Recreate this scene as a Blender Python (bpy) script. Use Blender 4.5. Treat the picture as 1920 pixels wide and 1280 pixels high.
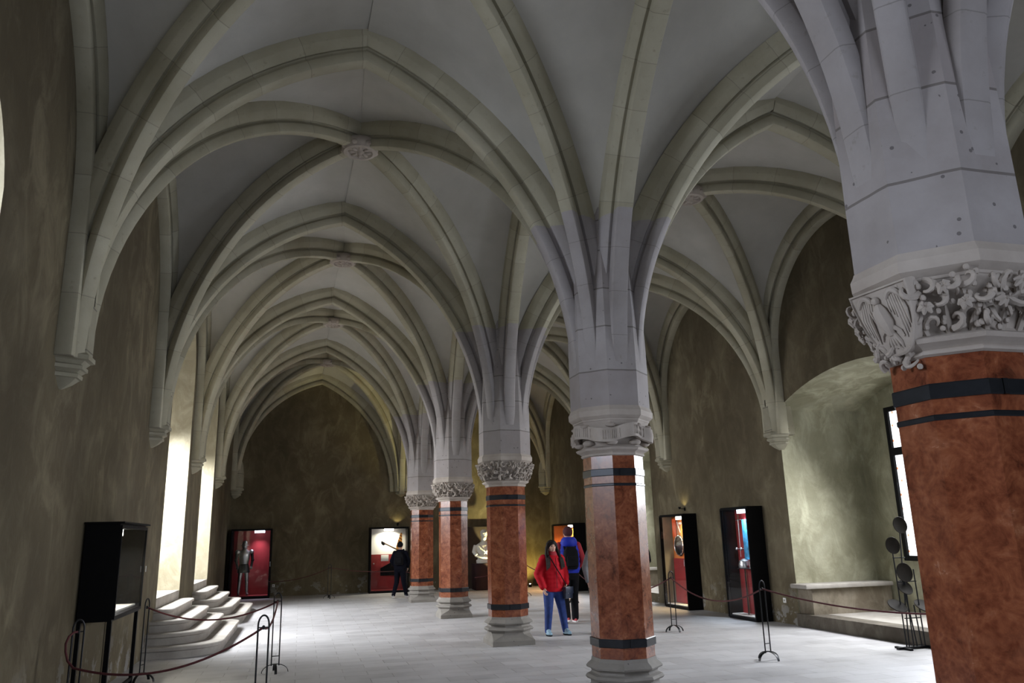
import bpy, bmesh, math, random
from mathutils import Vector, Matrix, noise
PI = math.pi
random.seed(7)
SC = bpy.context.scene
for o in list(bpy.data.objects):
    bpy.data.objects.remove(o)
COL = SC.collection

# ------------------------------------------------------------------ camera, world, light, exposure
F_PX, YAW, PITCH, ROLL = 1461.317, 0.263407, 0.246643, -0.025895
cam_d = bpy.data.cameras.new('camera'); cam = bpy.data.objects.new('camera', cam_d); COL.objects.link(cam)
cam_d.sensor_width = 36.0; cam_d.lens = 36.0 * F_PX / 1920.0; cam_d.clip_start = 0.05; cam_d.clip_end = 200
_f = Vector((math.sin(YAW) * math.cos(PITCH), math.cos(YAW) * math.cos(PITCH), math.sin(PITCH)))
_r = Vector((math.cos(YAW), -math.sin(YAW), 0)); _u = _r.cross(_f)
_r2 = _r * math.cos(ROLL) + _u * math.sin(ROLL); _u2 = -_r * math.sin(ROLL) + _u * math.cos(ROLL)
_m = Matrix((_r2, _u2, -_f)).transposed().to_4x4(); _m.translation = Vector((0, 0, 1.7))
cam.matrix_world = _m
SC.camera = cam
SC.view_settings.view_transform = 'Standard'; SC.view_settings.look = 'None'
SC.view_settings.gamma = 1; SC.view_settings.use_curve_mapping = False
SC.view_settings.exposure = 0.0
SC.cycles.diffuse_bounces = 6; SC.cycles.max_bounces = 10; SC.cycles.sample_clamp_indirect = 6
W = bpy.data.worlds.new('sky'); SC.world = W; W.use_nodes = True
_bg = W.node_tree.nodes['Background']; _bg.inputs[0].default_value = (0.55, 0.68, 1.0, 1); _bg.inputs[1].default_value = 0.6

def area(name, loc, target, sx, sy, power, color, spread=180):
    l = bpy.data.lights.new(name, 'AREA'); l.shape = 'RECTANGLE'; l.size = sx; l.size_y = sy; l.energy = power; l.color = color
    l.spread = math.radians(spread)
    o = bpy.data.objects.new(name, l); COL.objects.link(o); o.location = loc
    o.rotation_euler = (Vector(target) - Vector(loc)).to_track_quat('-Z', 'Y').to_euler()
    return o
def point(name, loc, power, color, r=0.05, parent=None):
    l = bpy.data.lights.new(name, 'POINT'); l.energy = power; l.color = color; l.shadow_soft_size = r
    o = bpy.data.objects.new(name, l); COL.objects.link(o); o.location = loc
    if parent: o.parent = parent
    return o
def spot(name, loc, target, power, color, ang, r=0.05, blend=0.6):
    l = bpy.data.lights.new(name, 'SPOT'); l.energy = power; l.color = color; l.spot_size = math.radians(ang); l.spot_blend = blend; l.shadow_soft_size = r
    o = bpy.data.objects.new(name, l); COL.objects.link(o); o.location = loc
    o.rotation_euler = (Vector(target) - Vector(loc)).to_track_quat('-Z', 'Y').to_euler()
    return o
DAY = (0.93, 0.96, 1.0); COOL = (0.76, 0.84, 1.0)
# daylight entering by the windows (just inside each pane), then one added fill lamp without a window
area('daylight', (-3.9, 16.4, 3.2), (0, 16.4, -1.0), 2.2, 2.6, 760, DAY, 130)
area('daylight', (-3.9, 21.4, 3.2), (0, 21.4, -1.0), 2.2, 2.6, 640, DAY, 130)
area('daylight', (-3.9, 5.1, 3.5), (0, 5.1, 0.5), 2.2, 2.9, 400, COOL, 170)
area('daylight', (10.6, 11.1, 2.6), (6, 11.1, -0.9), 2.4, 2.6, 430, DAY, 140)
area('daylight', (10.6, 6.0, 2.6), (6, 6.0, 0.0), 2.4, 2.6, 430, COOL, 170)
area('daylight', (10.6, 20.9, 2.6), (6, 20.9, -0.9), 2.2, 2.6, 260, DAY, 140)
area('daylight', (3.0, -1.6, 3.2), (3, 8, 2.4), 4.0, 3.2, 150, COOL)  # added fill from behind the camera; no window stands there

# ------------------------------------------------------------------ hall layout (metres)
XL, XR, XC = -2.34, 8.95, 3.417          # left wall, right wall, line of columns
Y0, SP = 3.400, 4.983                    # first visible column, bay length
YW = 28.45                               # far wall
YN = -1.85                               # near wall
def cy(k): return Y0 + (k - 1) * SP      # column k
XBL, XBR = 0.64, 6.06                    # line of bosses
ZTOP = 8.6

# ------------------------------------------------------------------ materials
def new_mat(name):
    m = bpy.data.materials.new(name); m.use_nodes = True
    nt = m.node_tree; b = nt.nodes['Principled BSDF']
    return m, nt, b
def N(nt, t, **kw):
    n = nt.nodes.new(t)
    for k, v in kw.items():
        if hasattr(n, k): setattr(n, k, v)
        else: n.inputs[k].default_value = v
    return n
def ramp(nt, fac, stops):
    r = N(nt, 'ShaderNodeValToRGB'); e = r.color_ramp.elements
    while len(e) < len(stops): e.new(0.5)
    for i, (p, c) in enumerate(stops):
        e[i].position = p; e[i].color = (*c, 1)
    nt.links.new(fac, r.inputs[0]); return r.outputs[0]
def mix(nt, fac, a, b, mode='MIX'):
    m = N(nt, 'ShaderNodeMix'); m.data_type = 'RGBA'; m.blend_type = mode
    for i, v in ((0, fac), (6, a), (7, b)):
        if isinstance(v, (int, float)): m.inputs[i].default_value = v
        elif isinstance(v, tuple): m.inputs[i].default_value = (*v, 1)
        else: nt.links.new(v, m.inputs[i])
    return m.outputs[2]
def math_n(nt, op, a, b=None, c=None):
    m = N(nt, 'ShaderNodeMath'); m.operation = op
    for i, v in enumerate((a, b, c)):
        if v is None: continue
        if isinstance(v, (int, float)): m.inputs[i].default_value = v
        else: nt.links.new(v, m.inputs[i])
    return m.outputs[0]
def noise_n(nt, vec, scale, detail=4, rough=0.55, dist=0.0):
    n = N(nt, 'ShaderNodeTexNoise'); n.inputs['Scale'].default_value = scale; n.inputs['Detail'].default_value = detail
    n.inputs['Roughness'].default_value = rough; n.inputs['Distortion'].default_value = dist
    nt.links.new(vec, n.inputs['Vector']); return n.outputs['Fac']
def bump(nt, b, h, strength, dist=0.02):
    bp = N(nt, 'ShaderNodeBump'); bp.inputs['Strength'].default_value = strength; bp.inputs['Distance'].default_value = dist
    nt.links.new(h, bp.inputs['Height']); nt.links.new(bp.outputs[0], b.inputs['Normal'])
def pos(nt): return N(nt, 'ShaderNodeNewGeometry').outputs['Position']
def objc(nt): return N(nt, 'ShaderNodeTexCoord').outputs['Object']

def plaster(name, stops, scale=0.7, bumpy=0.25, rough=0.9, streak=True, scuff=False):
    m, nt, b = new_mat(name); P = pos(nt)
    n1 = noise_n(nt, P, scale, 8, 0.62, 0.6)
    c = ramp(nt, n1, stops)
    n2 = noise_n(nt, P, scale * 5, 6, 0.6)
    c = mix(nt, math_n(nt, 'MULTIPLY', n2, 0.55), c, tuple(x * 0.55 for x in stops[1][1]))
    if streak:
        mp = N(nt, 'ShaderNodeMapping'); mp.inputs['Scale'].default_value = (1.3, 1.3, 0.7); nt.links.new(P, mp.inputs[0])
        n3 = noise_n(nt, mp.outputs[0], 1.9, 9, 0.68, 0.8)
        c = mix(nt, ramp(nt, n3, [(0.46, (0, 0, 0)), (0.66, (0.6, 0.6, 0.6))]), c, tuple(min(1, x * 1.3) for x in stops[-1][1]))
        n4 = noise_n(nt, P, 0.45, 4, 0.6)
        c = mix(nt, ramp(nt, n4, [(0.42, (0.55, 0.55, 0.55)), (0.58, (0, 0, 0))]), c, tuple(x * 0.75 for x in stops[0][1]))
    if scuff:
        sz = N(nt, 'ShaderNodeSeparateXYZ'); nt.links.new(P, sz.inputs[0])
        k = math_n(nt, 'MULTIPLY', math_n(nt, 'GREATER_THAN', noise_n(nt, P, 2.6, 8, 0.7), 0.56), math_n(nt, 'SUBTRACT', 0.75, sz.outputs[2]))
        k = math_n(nt, 'MULTIPLY', math_n(nt, 'MAXIMUM', k, 0.0), 0.7)
        c = mix(nt, k, c, (0.36, 0.36, 0.36))
    nt.links.new(c, b.inputs['Base Color']); b.inputs['Roughness'].default_value = rough
    bump(nt, b, noise_n(nt, P, 9, 8, 0.65), bumpy, 0.03)
    return m
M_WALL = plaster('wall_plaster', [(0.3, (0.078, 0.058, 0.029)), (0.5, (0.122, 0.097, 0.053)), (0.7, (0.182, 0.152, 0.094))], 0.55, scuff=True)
M_REVEAL = plaster('reveal_plaster', [(0.3, (0.33, 0.29, 0.19)), (0.5, (0.41, 0.365, 0.255)), (0.7, (0.48, 0.44, 0.33))], 0.6)  # wall plaster with the strong niche light put into a paler, yellower colour
M_NICHE = plaster('niche_plaster', [(0.3, (0.22, 0.205, 0.125)), (0.5, (0.32, 0.305, 0.205)), (0.7, (0.44, 0.425, 0.31))], 0.9, 0.5)  # lit copy of the wall plaster, the niche light put into its colour
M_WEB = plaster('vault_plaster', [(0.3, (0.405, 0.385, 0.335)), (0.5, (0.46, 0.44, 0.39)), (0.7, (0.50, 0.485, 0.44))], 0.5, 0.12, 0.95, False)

M_DADO = plaster('bench_plaster', [(0.3, (0.11, 0.085, 0.055)), (0.5, (0.18, 0.145, 0.10)), (0.7, (0.27, 0.235, 0.18))], 1.5)
M_KERB = plaster('kerb_stone', [(0.3, (0.075, 0.06, 0.045)), (0.5, (0.11, 0.092, 0.07)), (0.7, (0.16, 0.14, 0.11))], 1.5)

def rib_mat(name, ca, cb, joint=0.62, low=None):
    m, nt, b = new_mat(name)
    uv = N(nt, 'ShaderNodeUVMap').outputs[0]
    sx = N(nt, 'ShaderNodeSeparateXYZ'); nt.links.new(uv, sx.inputs[0])
    u = math_n(nt, 'DIVIDE', sx.outputs[0], joint)
    fr = math_n(nt, 'FRACT', u)
    j = math_n(nt, 'LESS_THAN', fr, 0.014)
    wn = N(nt, 'ShaderNodeTexWhiteNoise'); wn.noise_dimensions = '1D'
    rnd = N(nt, 'ShaderNodeObjectInfo').outputs['Random']
    nt.links.new(math_n(nt, 'ADD', math_n(nt, 'FLOOR', u), math_n(nt, 'MULTIPLY', rnd, 97)), wn.inputs['W'])
    P = pos(nt)
    n1 = noise_n(nt, P, 1.6, 7, 0.6)
    fac = math_n(nt, 'ADD', math_n(nt, 'MULTIPLY', wn.outputs[0], 0.22), math_n(nt, 'MULTIPLY', n1, 0.75))
    c = ramp(nt, fac, [(0.25, ca), (0.75, cb)])
    if low:
        sz = N(nt, 'ShaderNodeSeparateXYZ'); nt.links.new(P, sz.inputs[0])
        c = mix(nt, math_n(nt, 'LESS_THAN', sz.outputs[2], 5.30), c, ramp(nt, n1, [(0.3, low[0]), (0.7, low[1])]))
    n2 = noise_n(nt, P, 14, 4, 0.6)
    c = mix(nt, ramp(nt, n2, [(0.62, (0, 0, 0)), (0.8, (0.5, 0.5, 0.5))]), c, tuple(x * 0.5 for x in ca))
    c = mix(nt, math_n(nt, 'MULTIPLY', j, 0.4), c, (0.08, 0.07, 0.06))
    nt.links.new(c, b.inputs['Base Color']); b.inputs['Roughness'].default_value = 0.85
    bump(nt, b, noise_n(nt, P, 22, 6, 0.6), 0.2, 0.01)
    return m
PIER_A, PIER_B = (0.25, 0.225, 0.215), (0.345, 0.32, 0.315)
M_RIB = rib_mat('rib_stone', (0.27, 0.246, 0.170), (0.42, 0.393, 0.300))
M_RIBC = rib_mat('rib_stone_on_pier', (0.27, 0.246, 0.170), (0.42, 0.393, 0.300), 0.5, (PIER_A, PIER_B))

def ashlar(name, ca, cb, joints=(), pits=True, tint=None, roughness=0.8):
    """dressed stone with thin joints at given heights, small dark pits"""
    m, nt, b = new_mat(name); P = pos(nt)
    sx = N(nt, 'ShaderNodeSeparateXYZ'); nt.links.new(P, sx.inputs[0]); z = sx.outputs[2]
    n1 = noise_n(nt, P, 2.2, 7, 0.62)
    c = ramp(nt, n1, [(0.3, ca), (0.7, cb)])
    if joints:
        zz = math_n(nt, 'ADD', z, math_n(nt, 'MULTIPLY', noise_n(nt, P, 3, 2), 0.02))
        tot = None; lvl = None
        for h in joints:
            d = math_n(nt, 'LESS_THAN', math_n(nt, 'ABSOLUTE', math_n(nt, 'SUBTRACT', zz, h + 0.01)), 0.008)
            tot = d if tot is None else math_n(nt, 'MAXIMUM', tot, d)
            s = math_n(nt, 'GREATER_THAN', zz, h + 0.01)
            lvl = s if lvl is None else math_n(nt, 'ADD', lvl, s)
        wn = N(nt, 'ShaderNodeTexWhiteNoise'); wn.noise_dimensions = '2D'
        cx = N(nt, 'ShaderNodeCombineXYZ'); nt.links.new(lvl, cx.inputs[0])
        nt.links.new(math_n(nt, 'FLOOR', math_n(nt, 'MULTIPLY', N(nt, 'ShaderNodeObjectInfo').outputs['Random'], 40)), cx.inputs[1])
        nt.links.new(cx.outputs[0], wn.inputs['Vector'])
        c = mix(nt, math_n(nt, 'MULTIPLY', wn.outputs[0], 0.45), c, tint or tuple(x * 0.8 for x in ca))
        c = mix(nt, math_n(nt, 'MULTIPLY', tot, 0.65), c, (0.07, 0.055, 0.045))
    if pits:
        v = N(nt, 'ShaderNodeTexVoronoi'); v.inputs['Scale'].default_value = 12; v.inputs['Randomness'].default_value = 1
        nt.links.new(P, v.inputs['Vector'])
        pk = math_n(nt, 'MULTIPLY', math_n(nt, 'LESS_THAN', v.outputs['Distance'], 0.13), math_n(nt, 'GREATER_THAN', noise_n(nt, P, 4, 2), 0.52))
        c = mix(nt, math_n(nt, 'MULTIPLY', pk, 0.7), c, (0.06, 0.05, 0.05))
    nt.links.new(c, b.inputs['Base Color']); b.inputs['Roughness'].default_value = roughness
    bump(nt, b, noise_n(nt, P, 20, 6, 0.65), 0.25, 0.012)
    return m
PJ = (3.50, 4.01, 4.46, 4.93, 5.30)
M_PIER = ashlar('pier_stone', PIER_A, PIER_B, PJ, True, (0.22, 0.18, 0.17))
M_BASE = ashlar('base_stone', (0.17, 0.155, 0.135), (0.26, 0.24, 0.215), (), True)
M_CAP = ashlar('capital_stone', (0.31, 0.265, 0.225), (0.44, 0.39, 0.345), (), False)
M_CORB = ashlar('corbel_stone', (0.22, 0.20, 0.14), (0.33, 0.31, 0.235), (3.6, 4.05, 4.5), False, (0.3, 0.27, 0.2))
M_STEP = ashlar('step_stone', (0.26, 0.235, 0.205), (0.42, 0.39, 0.35), (), False)

def marble():
    m, nt, b = new_mat('red_marble'); P = pos(nt)
    n1 = noise_n(nt, P, 7.5, 10, 0.72, 0.5)
    c = ramp(nt, n1, [(0.33, (0.060, 0.017, 0.010)), (0.44, (0.155, 0.044, 0.020)), (0.56, (0.225, 0.070, 0.030)), (0.74, (0.31, 0.125, 0.062))])
    v = N(nt, 'ShaderNodeTexVoronoi'); v.inputs['Scale'].default_value = 28; nt.links.new(P, v.inputs['Vector'])
    c = mix(nt, ramp(nt, v.outputs['Distance'], [(0.1, (0.45, 0.45, 0.45)), (0.5, (0, 0, 0))]), c, (0.10, 0.02, 0.01))
    n2 = noise_n(nt, P, 1.1, 5, 0.6, 2.0)
    c = mix(nt, ramp(nt, n2, [(0.55, (0, 0, 0)), (0.75, (0.4, 0.4, 0.4))]), c, (0.30, 0.125, 0.065))
    nt.links.new(c, b.inputs['Base Color'])
    nt.links.new(ramp(nt, n1, [(0.3, (0.16, 0.16, 0.16)), (0.8, (0.32, 0.32, 0.32))]), b.inputs['Roughness'])
    b.inputs['Specular IOR Level'].default_value = 0.55
    bump(nt, b, noise_n(nt, P, 3, 2), 0.02, 0.01)
    return m
M_MARBLE = marble()

def simple(name, col, rough=0.6, metal=0.0, var=0.12, scale=12, bumpy=0.0, alpha=None, spec=None):
    m, nt, b = new_mat(name); P = objc(nt)
    n = noise_n(nt, P, scale, 5, 0.6)
    c = ramp(nt, n, [(0.3, tuple(max(0, x * (1 - var)) for x in col)), (0.7, tuple(min(1, x * (1 + var)) for x in col))])
    nt.links.new(c, b.inputs['Base Color']); b.inputs['Roughness'].default_value = rough; b.inputs['Metallic'].default_value = metal
    if bumpy: bump(nt, b, noise_n(nt, P, scale * 3, 5), bumpy, 0.01)
    if spec is not None: b.inputs['Specular IOR Level'].default_value = spec
    return m
def emit(name, col, strength):
    m, nt, b = new_mat(name)
    b.inputs['Base Color'].default_value = (0.8, 0.8, 0.8, 1)
    b.inputs['Emission Color'].default_value = (*col, 1); b.inputs['Emission Strength'].default_value = strength
    return m
def glass(name):
    m, nt, b = new_mat(name)
    nt.nodes.remove(b); out = nt.nodes['Material Output']
    t = N(nt, 'ShaderNodeBsdfTransparent'); g = N(nt, 'ShaderNodeBsdfGlossy'); g.inputs['Roughness'].default_value = 0.03
    fr = N(nt, 'ShaderNodeFresnel'); fr.inputs[0].default_value = 1.45
    mx = N(nt, 'ShaderNodeMixShader'); bf = N(nt, 'ShaderNodeNewGeometry').outputs['Backfacing']; nt.links.new(math_n(nt, 'MULTIPLY', fr.outputs[0], math_n(nt, 'SUBTRACT', 1.0, bf)), mx.inputs[0]); nt.links.new(t.outputs[0], mx.inputs[1]); nt.links.new(g.outputs[0], mx.inputs[2])
    nt.links.new(mx.outputs[0], out.inputs[0])
    return m
def floor_mat():
    m, nt, b = new_mat('floor_stone'); P = pos(nt)
    br = N(nt, 'ShaderNodeTexBrick'); br.inputs['Scale'].default_value = 1.0
    br.inputs['Brick Width'].default_value = 0.62; br.inputs['Row Height'].default_value = 0.31
    br.inputs['Mortar Size'].default_value = 0.006; br.inputs['Mortar Smooth'].default_value = 0.3
    br.inputs['Color1'].default_value = (0.34, 0.33, 0.335, 1); br.inputs['Color2'].default_value = (0.46, 0.45, 0.455, 1)
    br.inputs['Mortar'].default_value = (0.20, 0.185, 0.17, 1); br.inputs['Bias'].default_value = 0.0
    nt.links.new(P, br.inputs['Vector'])
    n1 = noise_n(nt, P, 1.3, 7, 0.6)
    c = mix(nt, ramp(nt, n1, [(0.35, (0.0, 0.0, 0.0)), (0.7, (0.7, 0.7, 0.7))]), br.outputs['Color'], (0.50, 0.49, 0.495))
    n2 = noise_n(nt, P, 18, 4, 0.6)
    c = mix(nt, ramp(nt, n2, [(0.6, (0, 0, 0)), (0.85, (0.4, 0.4, 0.4))]), c, (0.22, 0.2, 0.18))
    nt.links.new(c, b.inputs['Base Color'])
    nt.links.new(ramp(nt, noise_n(nt, P, 2.5, 5), [(0.3, (0.42, 0.42, 0.42)), (0.7, (0.62, 0.62, 0.62))]), b.inputs['Roughness'])
    h = math_n(nt, 'SUBTRACT', math_n(nt, 'MULTIPLY', noise_n(nt, P, 6, 5), 0.4), br.outputs['Fac'])
    bump(nt, b, h, 0.18, 0.01)
    return m
M_FLOOR = floor_mat()
M_BAND = simple('black_iron_band', (0.022, 0.024, 0.028), 0.34, 0.6, 0.2)
M_IRON = simple('wrought_iron', (0.018, 0.018, 0.02), 0.42, 0.7, 0.2)
M_BLACK = simple('black_paint', (0.0035, 0.0035, 0.004), 0.55, 0, 0.2, spec=0.12)
M_ROPE = simple('burgundy_rope', (0.075, 0.012, 0.014), 0.8, 0, 0.3, 60, 0.3)
M_GLASS = glass('showcase_glass')
M_RED = simple('red_lining', (0.22, 0.008, 0.010), 0.7, 0, 0.12, 5)
M_ORANGE = simple('orange_lining', (0.55, 0.16, 0.03), 0.7, 0, 0.15, 4)
M_OLIVE = simple('grey_lining', (0.26, 0.25, 0.19), 0.8, 0, 0.1, 5)
M_WHITE = simple('white_panel', (0.75, 0.74, 0.70), 0.6, 0, 0.03, 5)
M_PAPER = simple('white_card', (0.75, 0.74, 0.70), 0.6, 0, 0.05, 30)
M_STEEL = simple('polished_steel', (0.46, 0.47, 0.48), 0.3, 0.95, 0.15, 10)
M_BROWN = simple('dark_brown_panel', (0.035, 0.022, 0.014), 0.8, 0, 0.2, 4)
M_DRED = simple('dark_red_cloth', (0.018, 0.0015, 0.003), 0.85, 0, 0.2, 8)
M_PLASTERCAST = simple('white_plaster_cast', (0.62, 0.60, 0.55), 0.75, 0, 0.08, 14, 0.3)
M_WOOD = simple('dark_wood', (0.09, 0.045, 0.02), 0.6, 0, 0.3, 9)
M_PLATE = simple('dull_grey_plate', (0.028, 0.024, 0.021), 0.8, 0, 0.2, 8, spec=0.1)
M_LAMP_W = emit('white_lamp', (1.0, 0.97, 0.9), 9)
M_LAMP_C = emit('cool_lamp', (0.75, 0.85, 1.0), 9)

# ------------------------------------------------------------------ mesh helpers
def finish(name, bm, mat, parent=None, smooth=True, ang=38):
    bmesh.ops.recalc_face_normals(bm, faces=bm.faces)
    if smooth:
        lim = math.radians(ang)
        for f in bm.faces: f.smooth = True
        for e in bm.edges:
            e.smooth = not (len(e.link_faces) == 2 and e.calc_face_angle(0) > lim)
    me = bpy.data.meshes.new(name); bm.to_mesh(me); bm.free()
    for mm in (mat if isinstance(mat, (list, tuple)) else [mat]): me.materials.append(mm)
    o = bpy.data.objects.new(name, me); COL.objects.link(o)
    if parent: o.parent = parent
    return o
def tag(o, label=None, cat=None, group=None, kind=None):
    if label: o['label'] = label
    if cat: o['category'] = cat
    if group: o['group'] = group
    if kind: o['kind'] = kind
    return o
def thing(name, label, cat, loc=(0, 0, 0), rz=0.0, group=None):
    o = bpy.data.objects.new(name, None); COL.objects.link(o); o.empty_display_size = 0.1
    o.location = loc; o.rotation_euler = (0, 0, rz)
    return tag(o, label, cat, group)
def copy_tree(o, parent=None):
    c = o.copy(); COL.objects.link(c)
    if parent: c.parent = parent
    for ch in list(o.children): copy_tree(ch, c)
    return c
def BM(): return bmesh.new()
def box(bm, x0, x1, y0, y1, z0, z1, bev=0.0, mi=0):
    vs = [bm.verts.new((x, y, z)) for x in (x0, x1) for y in (y0, y1) for z in (z0, z1)]
    fs = [(0, 1, 3, 2), (4, 6, 7, 5), (0, 4, 5, 1), (2, 3, 7, 6), (0, 2, 6, 4), (1, 5, 7, 3)]
    nf = [bm.faces.new([vs[i] for i in f]) for f in fs]
    for f in nf: f.material_index = mi
    if bev:
        es = list({e for f in nf for e in f.edges})
        bmesh.ops.bevel(bm, geom=es, offset=bev, segments=2, affect='EDGES', profile=0.6)
    return bm
def loft(bm, rings, cap0=True, cap1=True, closed=True):
    vr = [[bm.verts.new(p) for p in r] for r in rings]
    n = len(vr[0])
    for a, b in zip(vr, vr[1:]):
        for i in range(n if closed else n - 1):
            j = (i + 1) % n
            try: bm.faces.new((a[i], a[j], b[j], b[i]))
            except ValueError: pass
    if cap0 and closed: bm.faces.new(vr[0][::-1])
    if cap1 and closed: bm.faces.new(vr[-1])
    return vr
def octa(ap, z, cx=0, cyy=0, n=8):
    R = ap / math.cos(PI / n)
    return [(cx + R * math.cos(PI / n + 2 * PI * i / n), cyy + R * math.sin(PI / n + 2 * PI * i / n), z) for i in range(n)]
def ring(rx, ry, z, n=16, cx=0, cyy=0):
    return [(cx + rx * math.cos(2 * PI * i / n), cyy + ry * math.sin(2 * PI * i / n), z) for i in range(n)]
def tube(bm, path, r, n=8, caps=True):
    path = [Vector(p) for p in path]; rs = r if isinstance(r, (list, tuple)) else [r] * len(path)
    rings = []; up = None
    for i, p in enumerate(path):
        t = (path[min(i + 1, len(path) - 1)] - path[max(i - 1, 0)]).normalized()
        if up is None:
            up = Vector((0, 0, 1)) if abs(t.z) < 0.9 else Vector((1, 0, 0))
        x = t.cross(up)
        if x.length < 1e-4: x = t.orthogonal()
        x.normalize(); y = x.cross(t).normalized(); up = y
        rings.append([p + (x * math.cos(2 * PI * k / n) + y * math.sin(2 * PI * k / n)) * rs[i] for k in range(n)])
    loft(bm, rings, caps, caps)
def ball(bm, c, r, sc=(1, 1, 1), u=12, v=8, rot=None):
    m = Matrix.Translation(c) @ (rot.to_matrix().to_4x4() if rot else Matrix()) @ Matrix.Diagonal((r * sc[0], r * sc[1], r * sc[2], 1))
    bmesh.ops.create_uvsphere(bm, u_segments=u, v_segments=v, radius=1, matrix=m)
def catenary(a, b, sag, n=22):
    a, b = Vector(a), Vector(b)
    return [a.lerp(b, t) - Vector((0, 0, 4 * sag * t * (1 - t))) for t in [i / n for i in range(n + 1)]]
def prism_x(bm, poly_yz, x0, x1):
    loft(bm, [[(x0, y, z) for y, z in poly_yz], [(x1, y, z) for y, z in poly_yz]])
def prism_y(bm, poly_xz, y0, y1):
    loft(bm, [[(x, y0, z) for x, z in poly_xz], [(x, y1, z) for x, z in poly_xz]])

# ------------------------------------------------------------------ the setting: floor, walls with window niches
bm = BM(); box(bm, XL - 1.9, XR + 2.2, YN - 0.4, YW + 0.4, -0.3, 0.0)
tag(finish('floor', bm, M_FLOOR, smooth=False), kind='structure')

def arch_pts(y0, y1, zs, za, n=20):
    """segment of a circle from (y0,zs) over (mid,za) to (y1,zs)"""
    h = za - zs; c = (y1 - y0) / 2; R = (c * c + h * h) / (2 * h); zc = za - R; ym = (y0 + y1) / 2
    a0 = math.asin(min(1, c / R))
    if h > c: a0 = PI - a0
    return [(ym + R * math.sin(-a0 + 2 * a0 * i / n), zc + R * math.cos(-a0 + 2 * a0 * i / n)) for i in range(n + 1)]
def wall_x(name, x, out, niches, reveal):
    """wall in the plane x, niches (y0,y1,sill,spring,apex,depth) cut into it; out = -1 left, +1 right"""
    bm = BM()
    def q(pts, mi=0):
        f = bm.faces.new([bm.verts.new(p) for p in pts]); f.material_index = mi
    y = YN
    for (a, b, s, zs, za, d) in niches:
        q([(x, y, 0), (x, a, 0), (x, a, ZTOP), (x, y, ZTOP)])
        q([(x, a, 0), (x, b, 0), (x, b, s), (x, a, s)])
        ap = arch_pts(a, b, zs, za)
        xb = x + out * d
        for (ya, z1), (yb, z2) in zip(ap, ap[1:]):
            q([(x, ya, z1), (x, yb, z2), (x, yb, ZTOP), (x, ya, ZTOP)])
            q([(x, ya, z1), (x, yb, z2), (xb, yb, z2), (xb, ya, z1)], 1)
            q([(xb, ya, s), (xb, yb, s), (xb, yb, z2), (xb, ya, z1)], 1)
        q([(x, a, s), (x, a, zs), (xb, a, zs), (xb, a, s)], 1)
        q([(x, b, s), (x, b, zs), (xb, b, zs), (xb, b, s)], 1)
        q([(x, a, s), (x, b, s), (xb, b, s), (xb, a, s)], 2)
        y = b
    q([(x, y, 0), (x, YW, 0), (x, YW, ZTOP), (x, y, ZTOP)])
    bmesh.ops.remove_doubles(bm, verts=bm.verts, dist=0.0005)
    return tag(finish(name, bm, [M_WALL, reveal, M_STEP], smooth=False), kind='structure')
LN = [(3.75, 6.4, 1.15, 4.45, 5.5, 1.7), (15.05, 17.75, 0.60, 5.2, 6.5, 1.7), (20.05, 22.75, 0.60, 5.2, 6.5, 1.7)]
RN = [(3.9, 8.1, 0.22, 4.0, 4.48, 1.8), (8.95, 13.33, 0.22, 4.0, 4.48, 1.8), (19.35, 22.6, 0.22, 3.9, 4.45, 1.8)]
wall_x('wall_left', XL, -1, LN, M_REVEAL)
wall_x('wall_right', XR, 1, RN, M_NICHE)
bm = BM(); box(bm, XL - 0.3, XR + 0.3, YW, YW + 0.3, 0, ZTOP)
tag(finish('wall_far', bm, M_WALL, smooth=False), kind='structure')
bm = BM(); box(bm, XL - 0.3, XR + 0.3, YN - 0.3, YN, 0, ZTOP)
tag(finish('wall_near', bm, M_WALL, smooth=False), kind='structure')

# windows in the niches: dark frame with transoms and bright leaded panes
def pane_mat(name, strength):
    m, nt, b = new_mat(name); P = pos(nt)
    sx = N(nt, 'ShaderNodeSeparateXYZ'); nt.links.new(P, sx.inputs[0])
    cx = N(nt, 'ShaderNodeCombineXYZ'); nt.links.new(sx.outputs[1], cx.inputs[0]); nt.links.new(sx.outputs[2], cx.inputs[1])
    v = N(nt, 'ShaderNodeTexVoronoi'); v.voronoi_dimensions = '2D'; v.inputs['Scale'].default_value = 4.0; v.inputs['Randomness'].default_value = 0.35
    nt.links.new(cx.outputs[0], v.inputs['Vector'])
    dot = math_n(nt, 'LESS_THAN', v.outputs['Distance'], 0.09)
    col = mix(nt, dot, (0.93, 0.96, 1.0), (0.55, 0.16, 0.05))
    nt.links.new(col, b.inputs['Emission Color']); b.inputs['Emission Strength'].default_value = strength
    b.inputs['Base Color'].default_value = (0.6, 0.6, 0.6, 1); b.inputs['Roughness'].default_value = 0.2
    return m
M_PANE = pane_mat('leaded_bright_pane', 2.2)
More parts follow.
